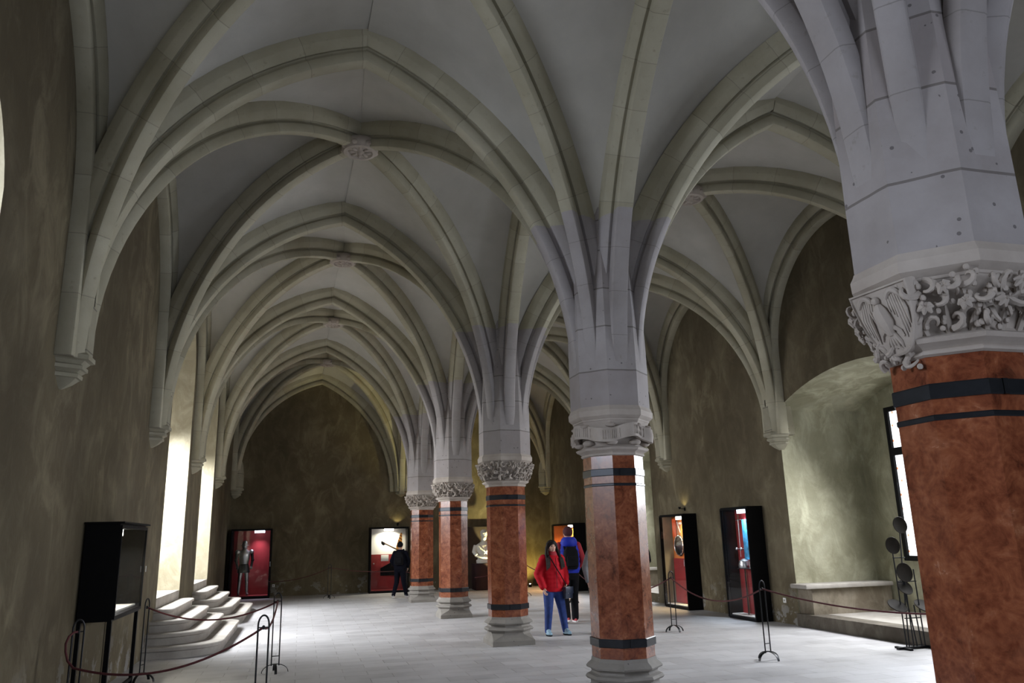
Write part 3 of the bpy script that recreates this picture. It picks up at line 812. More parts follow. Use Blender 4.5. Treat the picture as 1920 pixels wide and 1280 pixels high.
_p = [_w + Vector(v) for v in ((0.0, 0, 0.0), (-0.03, -0.04, 0.0), (-0.055, -0.09, -0.03), (-0.07, -0.12, -0.09), (-0.06, -0.14, -0.16), (-0.03, -0.16, -0.24))]
rope('long dark rope sagging from the wall stanchion to the nearest stanchion, left', _p + catenary(_p[-1] + Vector((0.06, -0.03, -0.06)), ST['near'], 0.20))
rope('short dark red rope looping between the two stanchions on the left floor', catenary(ST['near'], ST['mid'], 0.12))
rope('dark rope sagging in front of the nearer stone staircase', catenary(ST['hook'], ST['mid'], 0.20))
rope('dark rope along the far wall from the armour showcase to the distant stanchion', catenary((-0.95, 27.6, 0.52), ST['far'], 0.12))
rope('dark rope along the far wall from the distant stanchion towards the columns', catenary(ST['far'], (3.2, 26.6, 0.75), 0.07) + catenary((3.2, 26.6, 0.75), (4.4, 26.8, 0.62), 0.05)[1:])
rope('dark rope behind the woman in red running to the left', catenary(ST['red'], (5.2, 24.4, 0.55), 0.06))
rope('dark rope behind the man in the blue vest', catenary(ST['red'], ST['legs'], 0.2))
rope('dark rope just right of the second column before the bench niche', catenary(ST['legs'], ST['rshow'] , 0.45))
rope('dark red rope sagging before the two showcases on the right wall', catenary(ST['rshow'], ST['right'], 0.27))
rope('dark rope sagging past the iron disc stand at right', catenary(ST['right'], ST['hid'], 0.2))

# ------------------------------------------------------------------ showcases
def showcase(label, loc, rz, Wd, D, H, lining, lamp, lcol, power, inner_side=None, floor_m=None, legs=0.0, lamp_x=0.5, group='lit showcases of the hall'):
    """front faces local -y, x from 0 to Wd, y from 0 (front) to D (back)"""
    root = thing('showcase', label, 'showcase', loc, rz, group)
    t = 0.05; z0 = legs
    bm = BM()
    box(bm, 0, t, 0, D, z0, z0 + H); box(bm, Wd - t, Wd, 0, D, z0, z0 + H)
    box(bm, t, Wd - t, 0, D, z0 + H - t, z0 + H); box(bm, t, Wd - t, 0, D, z0, z0 + t + 0.02); box(bm, t, Wd - t, D - 0.02, D, z0 + t, z0 + H - t)
    finish('carcass', bm, M_BLACK, root, smooth=False)
    bm = BM(); box(bm, t + 0.002, Wd - t - 0.002, D - 0.05, D - 0.025, z0 + t + 0.021, z0 + H - t - 0.002); finish('back_lining', bm, lining, root, smooth=False)
    bm = BM(); box(bm, t + 0.002, Wd - t - 0.002, 0.04, D - 0.052, z0 + t + 0.021, z0 + t + 0.04); finish('tray', bm, floor_m or lining, root, smooth=False)
    if inner_side:
        bm = BM()
        box(bm, t + 0.001, t + 0.012, 0.04, D - 0.052, z0 + t + 0.041, z0 + H - t - 0.002)
        finish('side_lining', bm, inner_side, root, smooth=False)
    bm = BM(); f = 0.035
    box(bm, 0.003, f, -0.025, 0, z0 + 0.02, z0 + H - 0.02); box(bm, Wd - f, Wd - 0.003, -0.025, 0, z0 + 0.02, z0 + H - 0.02)
    box(bm, f, Wd - f, -0.025, 0, z0 + 0.02, z0 + 0.02 + f); box(bm, f, Wd - f, -0.025, 0, z0 + H - 0.02 - f, z0 + H - 0.02)
    door = finish('door', bm, M_BLACK, root, smooth=False)
    bm = BM(); box(bm, f, Wd - f, -0.016, -0.010, z0 + 0.02 + f, z0 + H - 0.02 - f); finish('pane', bm, M_GLASS, door, smooth=False)
    bm = BM(); tube(bm, [(Wd - 0.018, -0.045, z0 + H * 0.45), (Wd - 0.018, -0.045, z0 + H * 0.52)], 0.006, 6); finish('handle', bm, M_STEEL, door)
    bm = BM(); lx = t + (Wd - 2 * t) * lamp_x
    box(bm, max(t + .02, lx - 0.16), min(Wd - t - .02, lx + 0.16), D * 0.5 - 0.03, D * 0.5 + 0.03, z0 + H - t - 0.075, z0 + H - t - 0.002); finish('lamp_strip', bm, lamp, root, smooth=False)
    if legs:
        for x in (0.02, Wd - 0.06):
            for y in (0.0, D - 0.04):
                bm = BM(); box(bm, x, x + 0.04, y, y + 0.04, 0, z0); finish('leg', bm, M_BLACK, root, smooth=False)
        bm = BM(); box(bm, 0.06, Wd - 0.06, 0.005, 0.035, 0.10, 0.135); finish('stretcher', bm, M_BLACK, root, smooth=False)
        bm = BM(); box(bm, -0.03, Wd + 0.03, -0.05, D + 0.01, z0 + H, z0 + H + 0.02); finish('cornice', bm, M_BLACK, root, smooth=False)
    m = Matrix.Translation(loc) @ Matrix.Rotation(rz, 4, 'Z')
    if power:
        a = area('showcase_light', m @ Vector((lx, D * 0.62, z0 + H - t - 0.09)), m @ Vector((lx, D * 0.75, z0)), 0.3, 0.06, power, lcol, 160 if power > 20 else 85)
    return root, m
R90 = PI / 2
# left wall: black case on thin legs, lit olive back
sc1, m1 = showcase('black wall showcase on thin legs with a dim olive interior, against the left wall', (XL + 0.37, 9.85, 0), R90, 1.55, 0.35, 1.05, M_OLIVE, M_LAMP_W, (1, .97, .85), 24.0, None, M_WHITE, 0.92, 0.5)
# far wall
AC, mA = showcase('black showcase with a red lining and a suit of armour, left end of far wall', (-2.2, 27.72, 0), 0, 1.28, 0.70, 2.2, M_RED, M_LAMP_C, (0.85, 0.75, 1), 6, None, M_RED, 0, 0.7)
HB, mH = showcase('bright showcase with halberd, striped pennant and red board on the far wall', (2.30, 27.85, 0), 0, 1.33, 0.56, 2.17, M_WHITE, M_LAMP_W, (1, .95, .75), 26, None, M_RED, 0, 0.5)
# right wall: local x runs towards the viewer
RA, mRA = showcase('right wall showcase nearest the arched niche, cool light, blue and red inside', (XR - 0.35, 15.25, 0), -R90, 1.05, 0.34, 2.2, M_RED, M_LAMP_C, (0.7, 0.85, 1), 14, M_BLACK, M_WHITE, 0, 0.55)
RB, mRB = showcase('right wall showcase with warm orange light and a round metal relic', (XR - 0.35, 18.25, 0), -R90, 1.25, 0.34, 2.15, M_ORANGE, M_LAMP_W, (1, 0.75, 0.4), 18, M_OLIVE, M_WHITE, 0, 0.6)
RC, mRC = showcase('distant right wall showcase glowing orange behind the man in the blue vest', (XR - 0.40, 26.9, 0), -R90, 2.3, 0.39, 2.12, M_ORANGE, M_LAMP_W, (1, 0.6, 0.25), 90, M_ORANGE, M_ORANGE, 0, 0.6)

def place(o, m, loc, rz=0.0):
    p = m @ Vector(loc); o.location = p; o.rotation_euler = (0, 0, m.to_euler().z + rz); return o
# --- suit of armour
def armour():
    root = thing('suit_of_armour', 'small polished steel suit of armour standing in the red showcase', 'armour')
    bm = BM(); loft(bm, [ring(0.075, 0.09, 1.50, 16), ring(0.095, 0.11, 1.56, 16), ring(0.095, 0.11, 1.64, 16), ring(0.07, 0.085, 1.71, 16), ring(0.02, 0.03, 1.745, 16)])
    loft(bm, [ring(0.15, 0.17, 1.585, 16), ring(0.10, 0.115, 1.61, 16), ring(0.10, 0.115, 1.62, 16)], True, True)
    finish('helmet', bm, M_STEEL, root)
    bm = BM(); loft(bm, [ring(0.13, 0.10, 0.98, 16), ring(0.155, 0.12, 1.08, 16), ring(0.18, 0.15, 1.25, 16), ring(0.16, 0.12, 1.40, 16), ring(0.07, 0.07, 1.47, 16), ring(0.06, 0.06, 1.52, 16)]); finish('breastplate', bm, M_STEEL, root)
    bm = BM(); loft(bm, [ring(0.20, 0.15, 0.72, 16), ring(0.19, 0.14, 0.85, 16), ring(0.15, 0.12, 0.97, 16), ring(0.14, 0.11, 1.0, 16)]); finish('tassets', bm, M_IRON, root)
    for s in (-1, 1):
        bm = BM(); ball(bm, (s * 0.215, 0, 1.38), 0.085, (1, 1, 0.9)); finish('pauldron', bm, M_STEEL, root)
        bm = BM(); tube(bm, [(s * 0.23, 0, 1.36), (s * 0.26, -0.02, 1.12), (s * 0.22, -0.10, 0.92)], [0.055, 0.045, 0.035], 10); ball(bm, (s * 0.26, -0.02, 1.12), 0.055); ball(bm, (s * 0.215, -0.11, 0.88), 0.05, (0.8, 1, 1.1)); finish('vambrace', bm, M_IRON, root)
        bm = BM(); tube(bm, [(s * 0.09, 0, 0.75), (s * 0.11, -0.01, 0.5), (s * 0.13, 0.0, 0.1)], [0.075, 0.06, 0.045], 10); ball(bm, (s * 0.11, -0.015, 0.5), 0.065); ball(bm, (s * 0.135, -0.06, 0.05), 0.06, (0.8, 1.7, 0.8)); finish('greave', bm, M_STEEL, root)
    return root
place(armour(), mA, (0.43, 0.34, 0.09), 0.2)
# --- halberd case contents
def tagp(o, lab, cat): return tag(o, lab, cat)
bm = BM(); box(bm, 0.055, 1.275, 0.42, 0.45, 0.092, 1.26, 0.004); o = finish('red_board', bm, M_RED); o.matrix_world = mH; tagp(o, 'red board filling the lower half of the bright far wall showcase', 'board')
bm = BM(); box(bm, 0.42, 0.68, 0.405, 0.418, 1.03, 1.24, 0.002); o = finish('caption_card', bm, M_PAPER); o.matrix_world = mH; tagp(o, 'white caption card at the top of the red board', 'card')
bm = BM(); prism_y(bm, [(0.40, 0.55), (0.40, 0.80), (0.75, 0.98), (1.18, 1.42), (1.22, 1.42), (1.22, 0.55)], 0.33, 0.39); o = finish('black_cloth', bm, M_BLACK); o.matrix_world = mH; tagp(o, 'black cloth sweeping diagonally over the red board in the bright showcase', 'cloth')
hb = thing('halberd', 'dark halberd leaning diagonally in the bright far wall showcase', 'halberd')
bm = BM(); tube(bm, [(0.50, 0.28, 1.64), (1.20, 0.28, 1.28)], 0.024, 8); finish('shaft', bm, M_WOOD, hb)
bm = BM(); prism_y(bm, [(0.44, 1.58), (0.50, 1.55), (0.56, 1.60), (0.54, 1.66), (0.48, 1.68), (0.42, 1.72), (0.40, 1.64)], 0.29, 0.31); finish('blade', bm, M_IRON, hb)
hb.matrix_world = mH
stripe = new_mat('striped_pennant'); nt = stripe[1]; P_ = objc(nt); sx = N(nt, 'ShaderNodeSeparateXYZ'); nt.links.new(P_, sx.inputs[0])
fr_ = math_n(nt, 'FRACT', math_n(nt, 'MULTIPLY', math_n(nt, 'ADD', sx.outputs[2], math_n(nt, 'MULTIPLY', sx.outputs[0], 0.7)), 9.0))
nt.links.new(mix(nt, math_n(nt, 'GREATER_THAN', fr_, 0.55), (0.62, 0.28, 0.05), (0.16, 0.05, 0.015)), stripe[2].inputs['Base Color'])
bm = BM(); prism_y(bm, [(0.93, 1.30), (1.14, 1.30), (1.14, 1.98), (1.08, 1.96), (0.94, 1.52)], 0.38, 0.40); o = finish('striped_pennant', bm, stripe[0]); o.matrix_world = mH; tagp(o, 'orange and brown striped pennant at right in the bright showcase', 'pennant')
for i, (x, z) in enumerate(((0.17, 0.95), (0.80, 1.18))):
    bm = BM(); ball(bm, (x, 0.39, z), 0.028, (1, .8, 1)); o = finish('metal_rosette', bm, M_STEEL); o.matrix_world = mH; tagp(o, ('small metal rosette at the left edge of the red board', 'small metal rosette below the caption card on the red board')[i], 'rosette')
# --- right wall cases
def spur(m, x, z, lab):
    bm = BM(); ball(bm, (x, 0.22, z), 0.035, (1, .7, 1)); tube(bm, [(x, 0.22, z), (x, 0.285, z)], 0.012, 6); o = finish('metal_stud', bm, M_STEEL); o.matrix_world = m; tag(o, lab, 'stud')
bm = BM(); box(bm, 0.36, 0.57, 0.26, 0.285, 1.15, 1.95, 0.003); o = finish('blue_panel', bm, simple('blue_print', (0.03, 0.22, 0.40), 0.6, 0, 0.6, 9)); o.matrix_world = mRA; tag(o, 'bright blue picture panel inside the showcase nearest the arched niche', 'panel')
sw = thing('sword', 'slender sword hanging upright before the red lining, cool lit showcase', 'sword')
bm = BM(); tube(bm, [(0.27, 0.24, 1.95), (0.25, 0.24, 1.20)], [0.012, 0.006], 6); finish('blade', bm, M_STEEL, sw)
bm = BM(); tube(bm, [(0.27, 0.24, 1.95), (0.275, 0.24, 2.05)], 0.014, 6); finish('grip', bm, M_WOOD, sw)
bm = BM(); tube(bm, [(0.18, 0.24, 1.94), (0.36, 0.24, 1.95)], 0.010, 6); finish('crossguard', bm, M_STEEL, sw); sw.matrix_world = mRA
spur(mRA, 0.14, 1.36, 'left of two bright metal studs on the red lining, cool lit showcase'); spur(mRA, 0.31, 1.36, 'right of two bright metal studs on the red lining, cool lit showcase')
bm = BM(); tube(bm, [(0.36, 0.26, 0.1), (0.33, 0.26, 0.95)], 0.014, 6); o = finish('wooden_pole', bm, M_WOOD); o.matrix_world = mRA; tag(o, 'thin upright pole in the lower half of the cool lit showcase', 'pole')
hm = thing('iron_helmet', 'rounded iron helmet with dark visor low in the cool lit showcase', 'helmet')
bm = BM(); loft(bm, [ring(0.12, 0.10, 0.98, 14, 0.50, 0.15), ring(0.14, 0.11, 1.04, 14, 0.50, 0.15), ring(0.10, 0.09, 1.13, 14, 0.50, 0.15), ring(0.02, 0.02, 1.17, 14, 0.50, 0.15)]); finish('bowl', bm, M_STEEL, hm)
bm = BM(); loft(bm, [ring(0.17, 0.12, 0.975, 14, 0.50, 0.15), ring(0.17, 0.12, 0.985, 14, 0.50, 0.15), ring(0.11, 0.09, 1.0, 14, 0.50, 0.15)]); finish('brim', bm, M_IRON, hm); hm.matrix_world = mRA
bm = BM(); tube(bm, [(0.50, 0.15, 0.09), (0.50, 0.15, 0.975)], 0.012, 8); finish('stand_rod', bm, M_IRON, hm)
# orange case: round shield with studs, red banner
rs = thing('round_shield', 'round studded metal shield in the warm orange showcase', 'shield')
bm = BM(); n = 28
loft(bm, [[(0.50 + r * math.cos(2 * PI * i / n), y, 1.42 + r * math.sin(2 * PI * i / n)) for i in range(n)] for r, y in ((0.25, 0.245), (0.25, 0.23), (0.22, 0.21), (0.12, 0.17), (0.05, 0.14), (0.01, 0.13))]); finish('disc', bm, M_IRON, rs)
bm = BM(); tube(bm, [(0.50 + 0.225 * math.cos(2 * PI * i / 36), 0.214, 1.42 + 0.225 * math.sin(2 * PI * i / 36)) for i in range(37)], 0.009, 6)
for i in range(12): ball(bm, (0.50 + 0.225 * math.cos(2 * PI * i / 12), 0.212, 1.42 + 0.225 * math.sin(2 * PI * i / 12)), 0.018, (1, 1, 1), 8, 6)
finish('studded_rim', bm, M_STEEL, rs); rs.matrix_world = mRB
bm = BM(); box(bm, 0.14, 0.32, 0.25, 0.27, 1.62, 2.05, 0.003); o = finish('orange_banner', bm, simple('vivid_orange_cloth', (0.75, 0.10, 0.015), 0.7)); o.matrix_world = mRB; tag(o, 'vivid orange banner high in the warm orange showcase', 'banner')
bm = BM(); box(bm, 0.10, 0.75, 0.25, 0.285, 0.1, 1.12, 0.004); o = finish('red_board', bm, M_RED); o.matrix_world = mRB; tag(o, 'red board in the lower half of the warm orange showcase', 'board')
dg = thing('dagger', 'small dagger hanging slantwise above the round shield', 'dagger')
bm = BM(); tube(bm, [(0.44, 0.24, 1.98), (0.58, 0.24, 1.72)], [0.016, 0.008], 6); finish('blade', bm, M_STEEL, dg); bm = BM(); tube(bm, [(0.415, 0.24, 2.03), (0.44, 0.24, 1.98)], 0.016, 6); finish('grip', bm, M_WOOD, dg); dg.matrix_world = mRB
# little brooch on the tray of the left wall case
bm = BM(); tube(bm, [(0.75, 0.15, 0.995), (1.02, 0.17, 0.995)], 0.010, 6); tube(bm, [(0.93, 0.10, 0.995), (0.95, 0.23, 0.995)], 0.008, 6); o = finish('iron_dagger', bm, M_IRON); o.matrix_world = m1; tag(o, 'small dark dagger lying on the cream tray of the left wall showcase', 'dagger')

# small brass picture lamps above showcases throwing a pool of light on the wall
def wall_lamp(loc, rz, lab, tgt):
    root = thing('wall_lamp', lab, 'lamp', loc, rz)
    bm = BM(); box(bm, -0.03, 0.03, -0.02, 0.0, -0.04, 0.04, 0.004); finish('mount', bm, M_BLACK, root)
    bm = BM(); tube(bm, [(0, -0.02, 0), (0, -0.10, 0.01), (0, -0.13, 0.03)], 0.008, 6); finish('arm', bm, M_BLACK, root)
    bm = BM(); loft(bm, [ring(0.02, 0.02, 0.0, 12, 0, -0.14), ring(0.035, 0.035, 0.05, 12, 0, -0.14)], True, False); finish('lamp_shade', bm, M_BLACK, root)
    bm = BM(); ball(bm, (0, -0.14, 0.03), 0.018); finish('bulb', bm, M_LAMP_W, root)
    m = Matrix.Translation(loc) @ Matrix.Rotation(rz, 4, 'Z')
    spot('lamp_light', m @ Vector((0, -0.14, 0.06)), m @ Vector((0, 0.0, 0.34)), 3.0, (1, 0.85, 0.4), 120, 0.02)
wall_lamp((XR, 17.55, 2.27), -R90, 'small lamp glowing on the right wall above the warm orange showcase', None)
wall_lamp((3.3, YW, 2.26), 0, 'small lamp glowing on the far wall above the bright showcase', None)
# wall sockets
def socket(loc, rz, lab):
    root = thing('wall_socket', lab, 'socket', loc, rz)
    bm = BM(); box(bm, -0.045, 0.045, -0.012, 0, -0.045, 0.045, 0.004); finish('plate', bm, M_PAPER, root)
    bm = BM(); tube(bm, [(0, -0.0125, 0), (0, -0.016, 0)], 0.02, 12); finish('outlet', bm, M_OLIVE, root)
socket((XR, 13.75, 0.42), -R90, 'small white wall socket between the cool showcase and the arched niche')
socket((-0.82, YW, 0.35), 0, 'small pale wall socket on the far wall right of the armour showcase')

# ------------------------------------------------------------------ bust before its backdrop in the right far corner
bx, by = 6.18, 27.35
bm = BM(); box(bm, 5.2, 7.35, 28.22, 28.27, 0, 2.12, 0.004); box(bm, 5.25, 5.31, 28.27, 28.40, 0, 1.9); box(bm, 7.24, 7.30, 28.27, 28.40, 0, 1.9)
tag(finish('backdrop_panel', bm, M_BROWN), 'dark brown backdrop panel standing behind the white bust', 'panel')
pd = thing('pedestal', 'pedestal draped in dark red cloth under the white bust', 'pedestal', (bx, by, 0))
bm = BM(); box(bm, -0.36, 0.36, -0.28, 0.28, 0, 0.86, 0.02); finish('block', bm, M_DRED, pd)
bm = BM(); n = 48
loft(bm, [[(0.40 * c_ * (1 + .03 * math.sin(9 * a)), 0.32 * s_ * (1 + .03 * math.sin(9 * a)), z) for a, c_, s_ in [(2 * PI * i / n, max(-1, min(1, 1.35 * math.cos(2 * PI * i / n))), max(-1, min(1, 1.35 * math.sin(2 * PI * i / n)))) for i in range(n)]] for z in (0.02, 0.5, 0.872)]); finish('drape', bm, M_DRED, pd)
def remesh_apply(o, vox, smooth=2):
    md = o.modifiers.new('r', 'REMESH'); md.mode = 'VOXEL'; md.voxel_size = vox; md.use_smooth_shade = True
    if smooth:
        ms = o.modifiers.new('s', 'SMOOTH'); ms.iterations = smooth; ms.factor = 0.5
    dg_ = bpy.context.evaluated_depsgraph_get(); ev = o.evaluated_get(dg_)
    me = bpy.data.meshes.new_from_object(ev); old = o.data; mats = [m for m in old.materials]
    o.modifiers.clear(); o.data = me; me.materials.clear()
    for m in mats: me.materials.append(m)
    bpy.data.meshes.remove(old)
    for p in me.polygons: p.use_smooth = True
    return o
bu = thing('plaster_bust', 'white plaster bust of a bearded man lit from below on the red pedestal', 'bust', (bx, by, 0.88))
bm = BM()
loft(bm, [ring(0.28, 0.20, 0.0, 20), ring(0.29, 0.20, 0.10, 20), ring(0.23, 0.17, 0.14, 20), ring(0.25, 0.18, 0.30, 20), ring(0.31, 0.20, 0.48, 20), ring(0.30, 0.18, 0.60, 20), ring(0.17, 0.14, 0.68, 20), ring(0.10, 0.10, 0.74, 20), ring(0.09, 0.10, 0.85, 20)])
for s in (-1, 1):
    tube(bm, [(s * 0.28, 0, 0.58), (s * 0.36, -0.05, 0.38), (s * 0.30, -0.16, 0.26)], [0.10, 0.085, 0.07], 10)
    tube(bm, [(s * 0.22, -0.14, 0.60), (s * 0.05, -0.21, 0.42), (-s * 0.06, -0.21, 0.30)], [0.035, 0.03, 0.02], 8)
tube(bm, [(-0.34, -0.12, 0.26), (-0.1, -0.22, 0.20), (0.2, -0.22, 0.16), (0.33, -0.12, 0.10)], [0.05, 0.05, 0.05, 0.04], 8)
ball(bm, (0, -0.01, 0.96), 0.125, (0.86, 1.05, 1.15), 20, 14)
ball(bm, (0, -0.125, 0.95), 0.025, (0.8, 1.1, 1.5)); ball(bm, (0, -0.10, 0.85), 0.075, (0.9, 0.75, 1.2), 14, 10); ball(bm, (0, -0.12, 1.01), 0.04, (2.0, .6, .6))
for s in (-1, 1): ball(bm, (s * 0.105, 0.0, 0.95), 0.03, (0.5, 1, 1.3)); ball(bm, (s * 0.045, -0.115, 0.895), 0.028, (1.3, .7, .6))
remesh_apply(finish('torso_and_head', bm, M_PLASTERCAST, bu), 0.014)
bm = BM(); rnd = random.Random(2)
for i in range(70):
    a = rnd.uniform(0, 2 * PI); e = rnd.uniform(0.15, 1.4)
    p = Vector((0.112 * math.cos(a) * math.cos(e), 0.02 + 0.13 * math.sin(a) * math.cos(e), 0.97 + 0.15 * math.sin(e)))
    if p.y < -0.085 and p.z < 1.06: continue
    ball(bm, p, 0.028, (1, 1, 0.8), 7, 5)
finish('curly_hair', bm, M_PLASTERCAST, bu)
spl = thing('floor_spotlight', 'small black spotlight at the foot of the bust pedestal', 'lamp', (bx + 0.75, by - 0.75, 0))
bm = BM(); loft(bm, [ring(0.05, 0.05, 0.0, 12), ring(0.05, 0.05, 0.02, 12)]); tube(bm, [(0, 0, .02), (0, 0, .12)], .01, 6); finish('stand', bm, M_BLACK, spl)
bm = BM(); tube(bm, [(0.03, -0.05, 0.10), (-0.03, 0.05, 0.19)], [0.035, 0.05], 12); finish('lamp_head', bm, M_BLACK, spl)
bm = BM(); ball(bm, (-0.031, 0.052, 0.192), 0.03, (1, 1, 1)); finish('bulb', bm, M_LAMP_W, spl)
spot('bust_light', (bx + 0.66, by - 0.60, 0.30), (bx + 0.0, by + 0.02, 2.12), 900, (1, 0.90, 0.42), 66, 0.03, 0.5)
wl = thing('floor_spotlight', 'small black spotlight on the floor washing the far right corner wall yellow', 'lamp', (7.9, 27.7, 0))
bm = BM(); loft(bm, [ring(0.06, 0.06, 0.0, 12), ring(0.06, 0.06, 0.06, 12), ring(0.05, 0.05, 0.10, 12)]); finish('lamp_head', bm, M_BLACK, wl)
bm = BM(); ball(bm, (0, 0, 0.11), 0.03, (1, 1, .5)); finish('bulb', bm, M_LAMP_W, wl)
spot('wash_light', (7.9, 27.7, 0.17), (7.85, 28.45, 1.3), 130, (1, 0.75, 0.2), 120, 0.03, 0.9)

# ------------------------------------------------------------------ iron stand with round plates at right
ds = thing('iron_disc_stand', 'tall black iron stand with round plates beside the nearest column', 'stand', (8.58, 10.15, 0))
bm = BM(); box(bm, -0.22, 0.42, -0.03, 0.03, 0.0, 0.035, 0.004); box(bm, -0.14, -0.09, -0.16, 0.16, 0.0, 0.03, 0.003); box(bm, 0.28, 0.33, -0.16, 0.16, 0.0, 0.03, 0.003); finish('base', bm, M_IRON, ds)
for i, (x0, x1, z1) in enumerate(((-0.02, 0.10, 1.66), (-0.06, -0.08, 1.36), (0.06, 0.06, 0.98), (0.12, 0.03, 0.78), (0.20, 0.16, 0.6), (0.26, 0.24, 1.1))):
    bm = BM(); tube(bm, [(x0, 0.0, 0.03), (x0 * .5 + x1 * .5, 0, z1 * 0.6), (x1, 0, z1)], 0.0095, 6); finish('rod', bm, M_IRON, ds)
for z, xa, xb in ((1.27, -0.09, 0.12), (0.93, -0.05, 0.26), (0.42, -0.03, 0.24)):
    bm = BM(); tube(bm, [(xa, 0, z), (xb, 0, z)], 0.008, 6); finish('crossbar', bm, M_IRON, ds)
for i, (x, z, r, tl) in enumerate(((0.10, 1.74, 0.125, 0.15), (-0.08, 1.45, 0.125, 0.1), (0.06, 1.06, 0.14, 0.15), (0.03, 0.85, 0.12, 0.6), (-0.14, 0.60, 0.14, 0.95), (0.32, 0.58, 0.14, 0.95))):
    bm = BM(); rot = Matrix.Rotation(PI / 2 - tl, 4, 'X')
    loft(bm, [[rot @ Vector(p) for p in ring(a, a, b, 24)] for a, b in ((r * 0.4, -0.006), (r * 0.97, -0.004), (r, 0.004), (r * 0.96, 0.01), (r * 0.85, 0.004))])
    bmesh.ops.translate(bm, verts=bm.verts, vec=(x, -0.02, z)); finish('round_plate', bm, M_PLATE, ds)

# ------------------------------------------------------------------ people
M_SKIN = simple('skin', (0.60, 0.37, 0.28), 0.6, 0, 0.06, 20)
M_LIP = simple('lips', (0.33, 0.10, 0.09), 0.5); M_EYE = simple('eye', (0.02, 0.015, 0.012), 0.3)
M_HAIR = simple('dark_brown_hair', (0.010, 0.006, 0.005), 0.6, 0, 0.4, 40, spec=0.2)
M_HAIRG = simple('ash_hair_ends', (0.035, 0.030, 0.027), 0.7, 0, 0.4, 40, spec=0.15)
M_REDJ = simple('red_jacket_cloth', (0.44, 0.004, 0.014), 0.75, 0, 0.12, 10, 0.2, spec=0.2)
M_JEAN = simple('blue_denim', (0.014, 0.038, 0.17), 0.85, 0, 0.25, 14, 0.2)
M_BLUEV = simple('royal_blue_vest', (0.010, 0.025, 0.36), 0.6, 0, 0.15, 10, 0.2, spec=0.3)
M_MAROON = simple('maroon_cloth', (0.045, 0.005, 0.010), 0.85, 0, 0.2, 16)
M_RSLEEVE = simple('red_sleeve', (0.30, 0.010, 0.02), 0.8, 0, 0.2, 16)
M_BLK = simple('black_cloth', (0.006, 0.006, 0.008), 0.85, 0, 0.3, 16, spec=0.15)
M_NAVY = simple('navy_cloth', (0.0025, 0.003, 0.008), 0.85, 0, 0.3, 16, spec=0.15)
M_GREY = simple('grey_fleece', (0.22, 0.225, 0.24), 0.9, 0, 0.15, 20)
M_SHOE = simple('pale_blue_trainer', (0.26, 0.40, 0.50), 0.6, 0, 0.3, 30); M_SOLE = simple('white_sole', (0.7, 0.7, 0.7), 0.6)
M_REDS = simple('red_trainer', (0.40, 0.03, 0.04), 0.6, 0, 0.2, 20); M_BAG = simple('navy_leather', (0.015, 0.022, 0.045), 0.35, 0, 0.2, 14)

def limb(bm, pts, rs, n=12):
    """tapering limb with rounded joints along a bent path"""
    P = [Vector(p) for p in pts]
    for a, b, ra, rb in zip(P, P[1:], rs, rs[1:]):
        k = 5; tube(bm, [a.lerp(b, i / k) for i in range(k + 1)], [ra + (rb - ra) * i / k for i in range(k + 1)], n)
    for p, r in zip(P, rs): ball(bm, p, r, (1, 1, 1), n, 8)
def hand(bm, wrist, d, up, side):
    """palm, four fingers of unequal length, bent, and a thumb from the side of the palm"""
    d = Vector(d).normalized(); s = d.cross(Vector(up)).normalized(); q = s.cross(d).normalized()
    w = Vector(wrist); R = Matrix((s, d, q)).transposed().to_euler()
    ball(bm, w + d * 0.045, 0.045, (0.88, 1.12, 0.42), 12, 8, R)
    for i, L in enumerate((0.062, 0.072, 0.068, 0.052)):
        o = w + d * 0.082 + s * (i - 1.5) * 0.019
        tube(bm, [o - d * 0.02, o + d * L * 0.45 + q * 0.002, o + d * L * 0.8 + q * 0.016, o + d * L * 0.9 + q * 0.032], [0.0092, 0.0088, 0.008, 0.006], 7)
    o = w + d * 0.025 + s * (-0.033 * side)
    tube(bm, [o, o + d * 0.025 - s * side * 0.018 + q * .008, o + d * 0.052 - s * side * 0.020 + q * 0.018], [0.012, 0.0105, 0.0075], 7)
